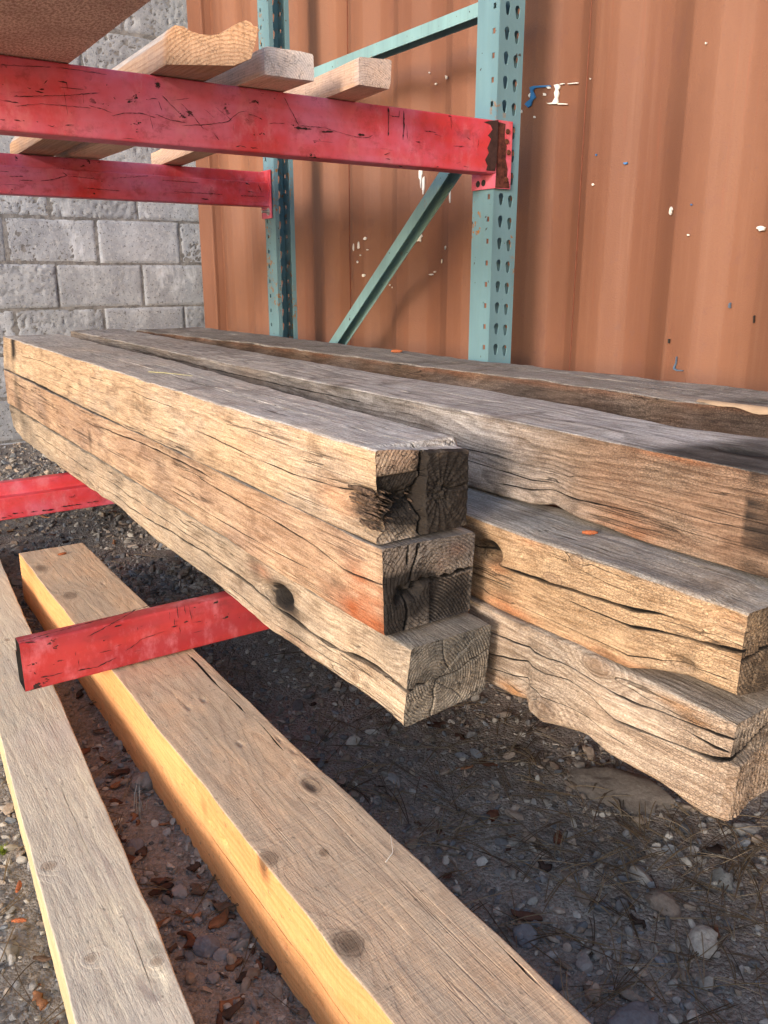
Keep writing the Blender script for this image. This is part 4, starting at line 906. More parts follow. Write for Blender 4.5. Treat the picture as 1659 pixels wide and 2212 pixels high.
def e1(X, Z):
    d_ = .020*seg(X, Z, [(.6115, -.200), (.613, -.230), (.6115, -.26), (.613, -.30), (.6125, -.322)], .0020, .003)+.008*seg(X, Z, [(.645, -.262), (.66, -.266), (.678, -.266)], .0018, .003)
    d_ = d_+.022*near(Z, -.275, .014)*sstep(.618, .606, X)*(1+.7*fbm(X*150, Z*150, X*0, 3))-.010*sstep(.612, .615, X)+.006*near(np.hypot(X-.64, Z+.27), 0, .02)*(1+fbm(X*200, Z*200, X*0, 2))
    d_ = d_+.005*sstep(-.236, -.240, Z)*sstep(.611, .609, X)-.003*sstep(-.29, -.295, Z)*sstep(.611, .609, X)
    an = np.arctan2(Z+.27, X-.64); return d_+.0016*np.abs(np.sin(an*11))*sstep(.614, .618, X)
t1 = timber('timber', 'top timber of the front stack with split rotted dark end and silvery top', .5425, .686, -.3255, -.205, .818, 3.15, W1,
       corners={'TL': [(.818, 0, .001), (1.2, -.004, 0), (2.0, .004, .001), (3.1, .012, 0)], 'TR': [(.80, 0, -.013), (.835, 0, -.013), (.840, 0, -.001), (1.2, .004, 0), (2.0, .05, 0), (3.15, .06, 0)], 'BR': [(.8, 0, .004), (2, .03, 0), (3.1, .05, 0)], 'BL': [(.8, .002, 0), (2.15, 0, .004), (2.6, 0, .012), (3.1, .004, .010)]},
       cracks=[('L', [(.86, .50), (.93, .47), (1.03, .42), (1.165, .43), (1.38, .49)], .0018, .005), ('L', [(2.3, .62), (2.6, .66), (2.85, .60)], .0018, .005), ('L', [(1.5, .70), (1.75, .72)], .001, .003), ('T', [(.818, .50), (.95, .47), (1.3, .46), (1.8, .44), (2.4, .42)], .0032, .010), ('T', [(1.1, .70), (1.6, .68), (2.1, .66)], .002, .006)],
       holes=[('L', .842, -.276, .036, .017, .024), ('L', .830, -.302, .022, .012, .014), ('L', 2.02, -.225, .014, .007, .004)], maskf=m1, endf=e1, endres=130, seed=23, rad=.004, nT=34, nL=44)
def splinters():
    V, F = [], []; rs = random.Random(4); q = MB()
    def shard(x, y0_, y1_, z, sl_, wz, wx, up_):
        n = 6; V_ = []
        for i in range(n):
            t = i/(n-1); y = y0_+(y1_-y0_)*t; k = (.35+.65*math.sin(math.pi*min(1, .15+.75*t)))*(1 if t > .05 else .25); jx, jz = rs.uniform(-.0006, .0006), rs.uniform(-.0008, .0008)
            cz = z+sl_*(y-y1_)+jz; cx = x-up_*(1-t)**1.5+jx
            V_ += [(cx-wx*k, y, cz), (cx, y, cz+wz*k), (cx+wx*k, y, cz), (cx, y, cz-wz*k)]
        q.add(V_, [(4*i+a, 4*i+(a+1) % 4, 4*i+4+(a+1) % 4, 4*i+4+a) for i in range(n-1) for a in range(4)]+[(0, 1, 2, 3), (4*n-4, 4*n-3, 4*n-2, 4*n-1)])
    for i in range(58):
        z = -.256-.055*rs.random(); y = .806+.016*rs.random()+max(0, (-.285-z))*.1; L = .018+.050*rs.random()
        shard(.5435+.022*rs.random()**1.3, y, y+L, z, rs.uniform(-.02, .05), .0006+.0014*rs.random(), .0005+.0008*rs.random(), rs.uniform(-.0015, .0008))
    for i in range(26):
        z = -.258-.050*rs.random(); x = .547+.064*rs.random(); y = .822+.012*rs.random(); shard(x, y, y+.02, z, rs.uniform(-.12, .12), .0007+.0016*rs.random(), .0008+.0014*rs.random(), rs.uniform(-.001, .001))
    shard(.5425, .815, .880, -.2600, -.04, .0035, .0012, .002); shard(.5430, .822, .872, -.2680, .02, .0026, .0010, .001)
    o = q.build('splinters', plain('rotten_fibre', (.16, .105, .075), .95, 0, .9, 160), t1, (0, 0, 0)); o.location = -t1.location
splinters()
# --- right group
def m2r(face, X, Y, Z, v, dp):
    r = .95*(dp > .0015)
    if face == 'T': return cols3(r+.05, 0*X, .80+.2*sstep(.5, 1, Y))
    if face == 'E': return cols3(.42+.2*fbm(X*30, Z*30, X*0, 3)+.2*near(X, .78, .03), .1+0*X, .25+0*X)
    r = r+.80*near(Y, .822, .022)*near(Z, -.362, .018)+.25*sstep(.80, .86, Y)+.5*near(Y, .50, .018)*near(Z, -.408, .007)+.25*near(Y, .785, .03)*near(Z, -.418, .016)
    g = .75*near(Y, .74, .03)*near(Z, -.336, .007)+1.0*near(Y, .452, .024)*near(Z, -.343, .010)+.6*near(Y, .775, .035)*near(Z, -.435, .016)+.5*near(Y, .80, .02)*near(Z, -.388, .010)+.35*sstep(-.428, -.437, Z)
    return cols3(r, g, .04+.22*fbm(X*9, Y*6, Z*9, 3))
WR2 = wood('tan_wood_crackled', (.60, .43, .28), (.42, .275, .165), knots=[(-.068, -1.026, .0725, .010, .018), (-.068, -1.063, .1085, .009, .014)], grey=(.46, .445, .43), greyd=(.26, .25, .24), seed=5.5, pith=(.03, .02), ring=.005, crackle=.5, ringmix=.35, fresh=(.52, .20, .085), wav=.016)
def e2r(X, Z):
    return .010*seg(X, Z, [(.735, -.383), (.76, -.384), (.79, -.381), (.84, -.379)], .002, .003)+.003*seg(X, Z, [(.775, -.335), (.772, -.36), (.777, -.385), (.77, -.42)], .0014, .003)+.0008*np.sin(np.hypot(X-.80, Z+.37)/.0045*6.28)
timber('timber', 'tan crackled timber with bolt hole and knots, resting on the knotty grey one', .7315, .868, -.4445, -.3265, .438, 3.0, WR2,
       corners={'BL': [(.43, .012, .022), (.50, .010, .020), (.535, .004, .012), (.57, 0, 0), (.75, 0, -.002), (.86, 0, -.003)], 'TL': [(.43, .012, -.006), (.47, .008, -.004), (.485, 0, 0), (.70, 0, 0), (.745, .006, -.003), (.77, 0, 0)], 'TR': [(.43, 0, -.006), (.5, 0, 0)]},
       cracks=[('L', [(.53, .67), (.595, .625), (.683, .59), (.72, .57), (.79, .545), (.85, .68)], .0060, .016, [(.5, .5), (.6, 1), (.68, 1.1), (.8, .4), (.9, .3)]), ('L', [(.435, .56), (.465, .50), (.50, .47), (.593, .46), (.66, .47)], .0055, .012, [(.42, .7), (.47, 1.5), (.52, .9), (.6, .5), (.7, .3)]), ('L', [(.60, .80), (.655, .86)], .0015, .004), ('L', [(.45, .16), (.53, .13), (.62, .16)], .0014, .004), ('T', [(.45, .6), (.7, .58), (1, .6)], .0016, .004)],
       holes=[('L', .815, -.368, .019, .013, .034), ('L', .695, -.372, .022, .010, -.005), ('L', .655, -.336, .014, .008, -.003), ('L', .785, -.392, .02, .008, .003), ('L', .46, -.342, .022, .010, .006), ('L', .505, -.412, .016, .009, .005)],
       maskf=m2r, endf=e2r, endres=110, seed=31, rad=.006, nL=56, dens=.0036, edge_amp=.003)
def m3r(face, X, Y, Z, v, dp):
    r = .95*(dp > .0015)
    if face == 'T': return cols3(r+.1, 0*X, .7+0*X)
    if face == 'E': return cols3(.15+.15*fbm(X*30, Z*30, X*0, 3)+.3*near(Z, -.487, .01), .2*(Z < -.495), .3+0*X)
    r = r+.30*near(Y, .478, .012)*near(Z, -.47, .012)+.35*near(Y, .545, .03)*near(Z, -.49, .03)*0+.25*near(Y, .612, .02)*near(Z, -.455, .010)
    g = .7*near(Y, .50, .03)*near(Z, -.458, .005)+.6*near(Y, .475, .018)*near(Z, -.468, .004)+.9*near(Y, .75, .03)*near(Z, -.548, .010)+.5*sstep(-.550, -.562, Z)*near(Y, .52, .08)
    return cols3(r, g, .30+.45*fbm(X*7, Y*5, Z*9+3, 3)-.25*near(Y, .45, .03))
WR3 = wood('knotty_grey_wood', knots=[(-.066, -1.056, .0185, .013, .020), (-.066, -1.131, .105, .012, .022)], light=(.58, .46, .36), dark=(.37, .27, .20), grey=(.40, .37, .335), greyd=(.21, .185, .165), seed=9.4, pith=(.02, .05), ring=.0062, crackle=.5, ringmix=.7, fresh=(.55, .27, .10), wav=.03)
def e3r(X, Z):
    return .012*seg(X, Z, [(.722, -.488), (.735, -.492), (.76, -.486), (.80, -.470)], .0022, .002)-.010*sstep(-.491, -.496, Z)*sstep(.79, .74, X)+.0010*np.sin((X+.3*np.sin(Z*20)*.02)/.0065*6.28)
timber('timber', 'bottom knotty grey timber of the right stack with a bulging knot on its lower edge', .7245, .858, -.5595, -.4465, .430, 3.05, WR3,
       corners={'BL': [(.429, 0, -.003), (.45, 0, -.010), (.462, 0, -.008), (.481, 0, -.003), (.503, 0, 0), (.53, 0, -.001), (.584, 0, 0), (.615, 0, .007), (.65, -.002, 0), (.69, -.005, -.008), (.712, -.004, -.003), (.722, 0, .010), (.749, 0, .004), (.80, 0, 0)],
                'TL': [(.43, .014, -.004), (.50, .010, -.002), (.565, .006, 0), (.60, 0, .002), (.64, 0, .004), (.75, 0, .001)]},
       cracks=[('L', [(.425, .66), (.44, .60), (.509, .48), (.575, .43), (.65, .585), (.713, .56), (.80, .42)], .0034, .010, [(.42, 1.6), (.47, 1.2), (.6, .7), (.9, .6)]), ('L', [(.427, .84), (.483, .79), (.544, .72), (.614, .71), (.668, .76), (.736, .73), (.85, .68)], .0024, .007), ('L', [(.44, .70), (.47, .70)], .003, .006), ('L', [(.56, .22), (.62, .24), (.70, .33), (.80, .22)], .0014, .004)],
       holes=[('L', .684, -.541, .022, .014, -.009), ('L', .684, -.541, .006, .004, .006), ('L', .609, -.455, .020, .010, -.004)],
       maskf=m3r, endf=e3r, endres=110, seed=41, rad=.006, nL=56, dens=.0036, edge_amp=.004)
# --- big brown timber on the second row
def mm_(face, X, Y, Z, v, dp):
    r = .95*(dp > .0015); w_ = sstep(.78, .70, Y)
    if face == 'T': return cols3(r+.80*sstep(.66, .60, Y+.3*(X-.9))*(.8+.3*fbm(X*20, Y*9, Z, 3))+.7*near(Y, .56, .03)*near(X, .90, .018)+.25*sstep(2.9, 3.3, Y), 0*X, .95+0*X)
    if face == 'E': return cols3(.4+0*X, 0*X, .3+0*X)
    r = r+.18*sstep(1.0, 1.4, Y)+.65*sstep(.507, .500, Y)*(.7+1.2*fbm(X*0, Y*15, Z*70, 3))+.30*sstep(.93, 1.2, Y)*.6+.4*near(Z, -.206, .004)*near(Y, 1.2, .3)
    g = .65*near(Z, -.209, .004)*near(Y, .60, .05)+.3*near(Y, .66, .04)*sstep(-.28, -.31, Z)+.12*w_
    return cols3(r, g, .55-.50*sstep(1.05, .62, Y)+.35*fbm(X*6, Y*4, Z*9, 3))
WM = wood('brown_wavy_wood', (.33, .24, .18), (.165, .115, .085), grey=(.64, .62, .61), greyd=(.33, .315, .31), seed=13.2, pith=(-.02, .02), ring=.0085, crackle=.5, ringmix=.65, wav=.035, fresh=(.50, .19, .08))
timber('timber', 'big brown timber in the middle of the top layer with dark oily patch', .826, 1.000, -.3225, -.2045, .20, 3.32, WM,
       corners={'BL': [(.2, 0, .002), (.48, 0, .002), (.62, 0, -.001), (.75, 0, .004), (.80, .008, .010), (.84, .002, .002), (1.0, 0, 0)], 'TL': [(.2, 0, 0), (.62, -.002, 0), (.9, 0, 0), (1.5, 0, -.002), (3.3, -.003, 0)],
                'TR': [(.2, .01, 0), (.597, .008, 0), (.72, -.014, -.001), (.90, .010, 0), (1.157, .018, 0), (1.47, 0, 0), (2.2, .004, 0), (3.3, .014, 0)], 'BR': [(.2, .02, 0)]},
       cracks=[('L', [(.36, .40), (.48, .36), (.60, .33), (.72, .24), (.90, .16)], .0018, .005), ('L', [(.9, .5), (1.2, .52), (1.7, .6), (2.2, .5)], .002, .006), ('L', [(.80, .30), (1.0, .36), (1.2, .34)], .0016, .005), ('L', [(1.3, .82), (1.9, .80), (2.6, .84)], .0016, .004), ('T', [(.9, .3), (1.4, .33), (2.0, .3)], .0016, .004), ('T', [(.6, .62), (.8, .60), (1.3, .55)], .0014, .003)],
       holes=[('T', .565, .905, .030, .013, .010), ('T', .50, .985, .020, .010, .010), ('L', .47, -.285, .010, .008, -.002)], maskf=mm_, seed=51, rad=.0045, nL=52, nT=34, dens=.0036, edge_amp=.0022, endres=20)
def mb_(face, X, Y, Z, v, dp):
    r = .95*(dp > .0015)
    if face == 'T': return cols3(r+.75*near(Y, .80, .05)*near(X, 1.30, .035)+.5*sstep(2.9, 3.2, Y)*(.5+fbm(X*20, Y*8, Z, 3)), .0*X, .9+0*X)
    if face == 'E': return cols3(.5+0*X, 0*X, .4+0*X)
    return cols3(r+.30+.3*fbm(X*5, Y*9, Z*22, 3), .25*near(Z, -.212, .006)*(1+fbm(Y*8, Z*0, X*0, 2))+.1, .15+.4*fbm(X*5, Y*7, Z*20+5, 3))
WB = wood('dark_rough_wood', (.27, .185, .135), (.13, .088, .062), grey=(.50, .475, .45), greyd=(.26, .24, .225), seed=17.3, pith=(.0, .02), ring=.006, crackle=.8, ringmix=.45, bumpd=.0022)
bk = timber('timber', 'rearmost rough dark timber of the top layer, lying against the teal posts', 1.262, 1.468, -.3225, -.2045, .33, 3.28, WB, skew=-.0685,
       corners={'TL': [(.33, 0, 0), (.7, 0, 0), (.94, .004, -.003), (1.03, -.004, 0), (1.3, .004, 0), (1.6, -.003, 0), (1.64, -.012, -.001), (1.7, 0, 0), (2.4, .004, 0), (3.2, .004, -.004)], 'TR': [(.33, .012, 0), (.87, .004, 0), (1.2, -.010, 0), (1.6, -.010, 0), (1.98, .004, 0), (3.2, .05, 0)]},
       cracks=[('T', [(.35, .62), (.8, .58), (1.2, .55)], .004, .012), ('T', [(.5, .30), (.8, .33)], .003, .01), ('T', [(1.3, .7), (2.2, .66)], .0022, .006), ('L', [(.5, .45), (.9, .50), (1.0, .62), (1.05, .45), (1.6, .42)], .003, .008), ('L', [(1.6, .6), (2.6, .62)], .002, .006)],
       holes=[('L', .985, -.235, .03, .020, -.004), ('T', .80, 1.30, .03, .014, .010)], maskf=mb_, seed=61, rad=.007, amp=.0028, edge_amp=.005, endres=20, nL=36)
def mraw(face, X, Y, Z, v, dp): return cols3(0*X+.0, .0*X, 0*X)
rw = MB()
pl = [(1.0, .0), (0, 0)]
def raw_split():
    # pale fresh split along the front top edge of the rear timber
    ysn = np.linspace(.36, .86, 50); V, F = [], []
    for i, y in enumerate(ysn):
        wdt = .016*math.sin(min(1, (.86-y)/.30)*math.pi/2)+.002*math.sin(y*60); x = 1.262-.0685*(y-.33)
        V += [(x-.0035, y, -.2045-.002-wdt*.55+.002*math.sin(y*90)), (x-.0030, y, -.2045-.002), (x+.004, y, -.2045+.0022), (x+wdt*.9+.003, y, -.2045+.0020)]
        V[-1] = (x+.004+wdt*.7, y, -.2045+.0018)
    n = len(ysn); F = [(4*i+k, 4*i+k+1, 4*i+5+k, 4*i+4+k) for i in range(n-1) for k in range(3)]
    q = MB(); q.add(V, F); o = q.build('fresh_split', plain('raw_wood', (.40, .28, .19), .8, 0, .25, 30), bk, (0, 0, 0), auto=60); o.location = -bk.location
raw_split()
def mo(face, X, Y, Z, v, dp): return cols3(.35*(face == 'E')+.9*(dp > .004)+0*X, .1*(face == 'E')+0*X, .5+.3*(face == 'T')+0*X)
timber('timber', 'grey bottom timber behind the knotty one, end just showing at right edge', .872, 1.03, -.5595, -.4465, .47, 3.0, WR3, maskf=mo, seed=71, endres=60, nL=14, nT=14, corners={'TL': [(.4, -.012, 0), (.6, 0, 0)], 'BL': [(.4, -.012, 0), (.6, 0, 0)]},
       endf=lambda X, Z: .005*seg(X, Z, [(.90, -.45), (.905, -.48), (.90, -.56)], .0016, .003), dens=.008)
timber('timber', 'dark timber hidden in the gap under the rearmost one', 1.20, 1.36, -.4445, -.3265, .55, 3.1, WB, skew=-.03, maskf=mo, seed=81, endres=14, nL=12, nT=12, dens=.01)

# ------------------------------------------------------------------ tan beam and plank on the ground
def my(face, X, Y, Z, v, dp):
    r = .85*(dp > .002)*1.0
    if face == 'T':
        r = r+.45*near(Y, .585, .022)*near(X, .357, .016)+.40*near(Y, .843, .022)*near(X, .458, .012)+.22*near(Y, .747, .016)*near(X, .350, .02)+.35*near(Y, .72, .007)*near(X, .405, .006)+.28*near(Y, 1.93, .03)*near(X, .36, .016)+.18*near(Y, 1.72, .03)*near(X, .37, .018)
        return cols3(r, 0*X, .92+0*X)
    if face == 'E': return cols3(.1+0*X, 0*X, .3+0*X)
    r = r+.55*near(Y, .745, .012)*sstep(-.69, -.655, Z)+.30*near(Y, .93, .012)*near(Z, -.69, .018)+.25*near(Y, 1.95, .05)*sstep(-.675, -.655, Z)
    return cols3(r, 0*X, 0*X)
WY = wood('fresh_orange_timber', (.86, .44, .19), (.76, .35, .13), knots=[(x-.414, y-.885, .1335, a, b) for x, y, a, b in ((.357, .587, .014, .017), (.458, .843, .010, .017), (.345, .747, .012, .013), (.405, .72, .005, .006), (.362, 1.93, .012, .022), (.372, 1.72, .012, .018))], grey=(.68, .515, .365), greyd=(.56, .405, .28), seed=21.4, hairc=.28, pith=(.02, -.03), ring=.010, ringmix=.55, checks=.25, bumpd=.0007, saw=.8, wav=.05)
timber('timber', 'big squared tan beam on the ground with bright orange left face', .3395, .4885, -.783, -.6495, -.3, 2.07, WY, group='sawn lumber lying on the ground',
       corners={'BL': [(-.3, .003, -.03), (.4, .003, -.02), (.8, .002, -.008), (1.6, 0, 0), (2.07, 0, .012)], 'BR': [(-.3, .0, -.03), (2.07, 0, .012)], 'TL': [(-.3, 0, 0)], 'TR': [(-.3, .002, 0), (.84, 0, 0), (.86, -.002, 0), (2.07, .003, 0)]},
       cracks=[('L', [(.3, .52), (.5, .54), (.7, .53), (.8, .52), (.95, .50)], .0013, .004), ('L', [(1.45, .40), (1.6, .45), (1.75, .58), (1.95, .62)], .0014, .005), ('T', [(1.08, .86), (1.18, .87), (1.30, .89)], .0045, .006), ('T', [(.93, .86), (1.02, .90)], .0035, .004), ('T', [(.45, .93), (.50, .94)], .004, .004), ('T', [(.6, .5), (.9, .42), (1.15, .38)], .0008, .002), ('T', [(1.4, .35), (2.0, .30)], .0010, .003)],
       holes=[('L', .86, -.698, .009, .006, .006), ('L', .905, -.700, .008, .0035, .006), ('L', .70, -.735, .013, .003, .008), ('L', .665, -.742, .008, .0025, .006), ('L', .63, -.748, .015, .004, .006), ('L', .96, -.672, .005, .003, .004),
              ('T', .843, .458, .012, .006, .003), ('T', .99, .423, .006, .003, .004), ('T', 1.13, .40, .007, .003, .003), ('T', 1.14, .43, .007, .004, .004), ('T', .93, .478, .006, .002, .003), ('T', .97, .475, .005, .002, .003), ('T', .90, .483, .005, .002, .003), ('T', 1.75, .45, .012, .002, .002)],
       maskf=my, seed=91, rad=.0022, amp=.0009, edge_amp=.0020, nL=44, nT=50, nR=8, nB=4, endres=20, cat='beam')
def mp(face, X, Y, Z, v, dp):
    if face == 'T': return cols3(.85*(dp > .002)+.35*near(Y, .745, .013)*near(X, .207, .010)+.25*near(Y, .99, .022)*near(X, .165, .012)*0+.10*near(Y, .70, .06), 0*X, .75+.25*sstep(.9, .6, Y))
    return cols3(0*X, 0*X, 0*X)
WP = wood('pale_plank', (.72, .60, .38), (.62, .50, .30), knots=[(x-.1345, y-1.39, .075, a, b) for x, y, a, b in ((.144, .945, .009, .009), (.146, .77, .006, .006), (.204, .726, .007, .007), (.256, 1.522, .006, .008), (.234, 1.68, .005, .008))], grey=(.80, .70, .56), greyd=(.70, .60, .47), seed=27.8, hairc=.28, pith=(.0, -.05), ring=.014, ringmix=.5, checks=.15, bumpd=.0009, saw=.3, wav=.05)
timber('plank', 'pale rough sawn plank on the ground at the left edge with small round knots', .083, .186, -.775, -.700, .28, 2.5, WP, group='sawn lumber lying on the ground', skew=.0682,
       corners={'TL': [(.28, .004, 0), (.7, 0, 0)], 'BL': [(.28, .006, -.01), (.7, .002, -.01), (2.5, 0, 0)], 'TR': [(.28, .0, 0), (.70, -.002, 0), (.78, 0, 0)]},
       cracks=[('T', [(.92, .62), (1.0, .60), (1.10, .58)], .0008, .002), ('T', [(.70, .75), (.80, .72)], .0007, .002)], holes=[('T', .70, .19, .02, .012, .0018)], maskf=mp, seed=101, rad=.002, amp=.0009, edge_amp=.0024, nL=12, nT=44, nR=8, nB=4, endres=20, cat='plank')
def knots(y, x, sx, sy, zt, parent_name, mat_seed):
    pass

# ------------------------------------------------------------------ lumber on the upper beams
def extrude_y(name, label, poly0, poly1, ya, yb, mat, group, cat, shear=None, n=60, maskf=None, amp=.0009, dens=1):
    """profile polygons (X,Z) at ya and yb; end may be cut askew by shear(x) -> dy"""
    def res(pl, k=90):
        P = np.array(pl+[pl[0]]); d_ = np.r_[0, np.cumsum(np.linalg.norm(np.diff(P, axis=0), axis=1))]; t = np.linspace(0, d_[-1], k+1)[:-1]
        t = np.sort(np.unique(np.r_[t, d_[:-1]])); return np.stack([np.interp(t, d_, P[:, 0]), np.interp(t, d_, P[:, 1])], -1), t
    A, t = res(poly0)
    P1 = np.array(poly1+[poly1[0]]); P0 = np.array(poly0+[poly0[0]]); d0 = np.r_[0, np.cumsum(np.linalg.norm(np.diff(P0, axis=0), axis=1))]
    B = np.stack([np.interp(t, d0, P1[:, 0]), np.interp(t, d0, P1[:, 1])], -1)
    ts = np.linspace(0, 1, n); k = len(A); V = []
    for s in ts:
        Q = A*(1-s)+B*s; y = ya+(yb-ya)*s; Y = np.full(k, y)
        if shear is not None: Y = Y+np.array([shear(x) for x in Q[:, 0]])*(1-s)
        c = Q.mean(0); dd = Q-c; r = np.linalg.norm(dd, axis=1)[:, None]; Q = Q+dd/r*(amp*fbm(Q[:, 0]*60, Y*12, Q[:, 1]*60, 3))[:, None]
        V.append(np.stack([Q[:, 0], Y, Q[:, 1]], -1))
    V = np.array(V); idx = np.arange(n*k).reshape(n, k); nx = np.roll(idx, -1, 1)
    F = [tuple(q) for q in np.stack([idx[:-1], nx[:-1], nx[1:], idx[1:]], -1).reshape(-1, 4)]
    F += [tuple(idx[0][::-1]), tuple(idx[-1])]
    VV = V.reshape(-1, 3); mk = np.zeros((len(VV), 4)); mk[:, 3] = 1
    if maskf: mk[:, :3] = maskf(VV[:, 0], VV[:, 1], VV[:, 2])
    loc = (A[:, 0].mean(), (ya+yb)/2, min(A[:, 1])); q = mesh_obj(name, VV, F, mat, None, loc, True, mk, 35)
    bm = bmesh.new(); bm.from_mesh(q.data); ng = [f for f in bm.faces if len(f.verts) > 4]; bmesh.ops.triangulate(bm, faces=ng); bmesh.ops.recalc_face_normals(bm, faces=bm.faces[:]); bm.to_mesh(q.data); bm.free()
    tag(q, label, cat, group); return q
GB = 'wood offcuts lying across the upper rack beams'
WU = wood('sawn_block_wood', (.78, .52, .36), (.62, .38, .25), grey=(.60, .52, .50), greyd=(.46, .39, .38), seed=33.1, hairc=.4, pith=(-.02, -.03), ring=.0045, ringmix=.5, checks=.2, saw=1.0, bumpd=.0008)
WU2 = wood('dark_reddish_block_wood', (.56, .35, .22), (.40, .22, .125), grey=(.50, .46, .46), greyd=(.38, .33, .32), seed=36.1, hairc=.3, pith=(.02, -.05), ring=.006, ringmix=.6, checks=.2, saw=1.4, bumpd=.0010)
ZB = .3435
pr = [(.576, ZB), (.5795, .383), (.592, .4035), (.604, .402), (.615, .3945), (.628, .3905), (.641, .3895), (.653, .391), (.664, .3955), (.674, .4035), (.684, .409), (.694, .4125), (.701, .4100), (.705, .4045), (.711, .4030), (.7095, .390), (.6995, .3545), (.675, ZB)]
extrude_y('notched_block', 'reddish wood block with a scooped top, left of the three on the front beam', pr, [(a+.024, b) for a, b in pr], 1.506, 2.93, WU2, GB, 'wood block', shear=lambda x: -.06*(x-.576)/.1,
          maskf=lambda X, Y, Z: cols3(.0*X, .0*X, .8*(Z > .3885)*(Y > 1.53)+.12*(Y > 1.52)))
p2 = [(.7475, ZB), (.7495, .3875), (.756, .3895), (.82, .3905), (.846, .389), (.8485, .386), (.8495, .360), (.849, ZB+.001)]
extrude_y('wood_block', 'pale squared wood block in the middle of the three on the front beam', p2, [(a-.013, b) for a, b in p2], 1.478, 2.95, wood('pale_block_wood', (.88, .62, .44), (.74, .48, .33), grey=(.86, .77, .74), greyd=(.68, .59, .56), seed=39.7, pith=(-.03, -.02), ring=.0045, checks=.2, saw=.8, bumpd=.0008, hairc=.4), GB, 'wood block', maskf=lambda X, Y, Z: cols3(0*X, 0*X, .75*(Y < 1.48)+.35*(Z > ZB+.008)))
p3 = [(.931, ZB), (.9315, .3895), (.935, .391), (1.0, .3945), (1.0055, .393), (1.0045, .36), (1.0, ZB)]
extrude_y('wood_block', 'squared wood block with a cracked pale end, right of the three on the front beam', p3, [(a+.115, b) for a, b in p3], 1.452, 2.93, WU, GB, 'wood block', maskf=lambda X, Y, Z: cols3(0*X, 0*X, .5*(Y < 1.456)+.25*(Z > ZB+.008)))
def big_slab():
    t = NT('rust_brown_slab'); c = t.co()
    n = t.noise(t.map(c, (260, 120, 260)), 1, 3, .7); n2 = t.noise(c, 10, 4)
    col = t.mix(t.ramp(n, .38, .62), (.46, .25, .185), (.84, .60, .47)); col = t.mix(t.ramp(n2, .35, .7, 0, .35), col, (.36, .18, .13))
    x, y, z = t.sep(c)
    q = t.math('ADD', x, t.math('MULTIPLY', t.math('MULTIPLY', y, y), .22)); q = t.math('ADD', q, t.math('MULTIPLY', t.noise(c, 8, 2), .012))
    f = t.ramp(q, .048, .062, 1, 0)
    col = t.mix(f, col, (.88, .62, .50))
    h = t.math('MULTIPLY', n, t.ramp(f, 0, 1, 1, .2)); mat = t.fin(col, .85, t.bump(h, .005))
    pl = [(.02, .347), (.33, ZB), (.437, ZB), (.4405, .350), (.439, .385), (.43, .389), (.03, .389), (.02, .385)]
    o = extrude_y('wood_slab', 'thick rusty brown speckled wood slab at the top left corner on the front beam', pl, pl, .98, 2.86, mat, GB, 'wood slab', n=30)
big_slab()

# ------------------------------------------------------------------ small things lying about
MCONE = plain('catkin', (.42, .13, .055), .9, 0, .5, 500)
def catkin(x, y, z, a, L, label, curve=.25):
    q = MB(); n = 9; k = 8; V = []; F = []; r0 = L*.16
    for i in range(n):
        t = i/(n-1); rr = r0*(math.sin(math.pi*(.12+.80*t))**.6)*(1+.14*(-1)**i); cx = (t-.5)*L; cy = curve*L*(t-.5)**2
        for j in range(k): b = j*2*math.pi/k; V.append((x+cx*math.cos(a)-(cy+rr*math.cos(b))*math.sin(a), y+cx*math.sin(a)+(cy+rr*math.cos(b))*math.cos(a), z+r0+rr*math.sin(b)))
    F = [(i*k+j, i*k+(j+1) % k, (i+1)*k+(j+1) % k, (i+1)*k+j) for i in range(n-1) for j in range(k)]+[tuple(range(k)), tuple(range(n*k-k, n*k))]
    q.add(V, F); o = q.build('pine_catkin', MCONE, None, (x, y, z), auto=80); tag(o, label, 'catkin', 'dry reddish catkins fallen on the wood')
catkin(.800, .700, -.3255, -.65, .020, 'reddish dry catkin beside the big brown timber on the tan crackled one')
catkin(1.30, 1.85, -.2030, -.75, .030, 'reddish dry catkin lying on the rearmost timber left of the near post')
catkin(.425, 2.00, -.6495, .1, .020, 'reddish dry catkin near the far end of the tan beam')
catkin(.118, 1.03, G+.005, 1.2, .020, 'curled reddish catkin on the ground outside the pale plank')
catkin(.105, .965, G+.006, 2.6, .018, 'straight reddish catkin on the ground next to a curled one', .1)
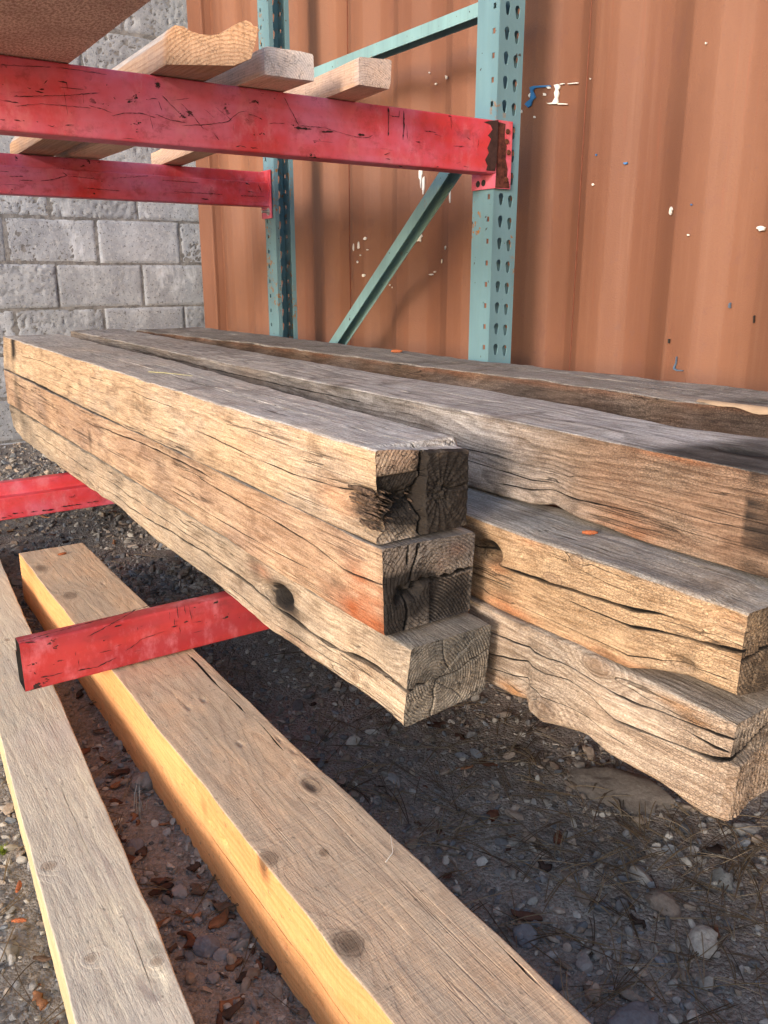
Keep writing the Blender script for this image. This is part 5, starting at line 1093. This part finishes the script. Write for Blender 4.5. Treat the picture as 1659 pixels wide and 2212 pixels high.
def twig(name, pts, r, col, label, cat):
    P = np.array(pts); t = np.linspace(0, 1, len(P)); tt = np.linspace(0, 1, 14); P = np.stack([np.interp(tt, t, P[:, k]) for k in range(3)], -1)
    q = MB(); k = 5; V = []
    T = np.gradient(P, axis=0)
    for i in range(14):
        T_ = Vector(T[i]).normalized(); s = T_.cross(Vector((0, 0, 1))).normalized(); u = s.cross(T_)
        rr = r*(1-.6*i/13)
        for j in range(k): b = j*2*math.pi/k; V.append((Vector(P[i])+rr*(s*math.cos(b)+u*math.sin(b)))[:])
    q.add(V, [(i*k+j, i*k+(j+1) % k, (i+1)*k+(j+1) % k, (i+1)*k+j) for i in range(13) for j in range(k)]+[tuple(range(k)), tuple(range(65, 70))])
    o = q.build(name, plain(name+'_straw', col, .7, 0, .2), None, tuple(P[0]), auto=80); tag(o, label, cat)
twig('pine_needle', [(.395, 1.40, -.6490), (.402, 1.46, -.646), (.403, 1.52, -.6470), (.401, 1.55, -.648)], .0011, (.55, .42, .28), 'left dry needle of the pair by the red tube on the tan beam', 'pine needle')
twig('pine_needle', [(.402, 1.40, -.6490), (.417, 1.45, -.646), (.431, 1.52, -.6470), (.437, 1.56, -.648)], .0010, (.50, .38, .25), 'right dry needle of the pair by the red tube on the tan beam', 'pine needle')
twig('straw', [(.600, 1.79, -.2035), (.623, 1.74, -.2030), (.650, 1.665, -.2035)], .0009, (.55, .52, .25), 'pale straw stalk lying across the silvery top of the front stack', 'straw')
twig('straw', [(.455, .665, -.6488), (.470, .672, -.6470), (.486, .700, -.648)], .0007, (.75, .70, .62), 'short white straw on the lower part of the tan beam', 'straw')
def tuft(name, x, y, n, h, col, label, cat, sp=.5):
    q = MB(); rs = random.Random(int(x*1000)); z = float(ground_z(np.array([x]), np.array([y]))[0])
    for i in range(n):
        a = rs.random()*6.28; L = h*(.5+.5*rs.random()); le = sp*rs.random(); bx, by = x+rs.gauss(0, .1)*h, y+rs.gauss(0, .1)*h; w_ = .0007
        p1 = (bx+math.cos(a)*le*L*.4, by+math.sin(a)*le*L*.4, z+L*.6); p2 = (bx+math.cos(a)*le*L, by+math.sin(a)*le*L, z+L); s = (-math.sin(a)*w_, math.cos(a)*w_)
        q.add([(bx-s[0], by-s[1], z), (bx+s[0], by+s[1], z), (p1[0]+s[0], p1[1]+s[1], p1[2]), (p1[0]-s[0], p1[1]-s[1], p1[2]), p2], [(0, 1, 2, 3), (3, 2, 4)])
    tag(q.build(name, plain(name+'_leaf', col, .7), None, (x, y, z)), label, cat)
tuft('moss_tuft', .115, 1.125, 90, .012, (.30, .36, .05), 'bright yellow green moss tuft on the ground outside the pale plank', 'moss', 1.2)
tuft('grass_tuft', .305, 1.10, 9, .055, (.42, .44, .40), 'sparse pale dry grass tuft in the gap between plank and tan beam', 'grass tuft', .6)
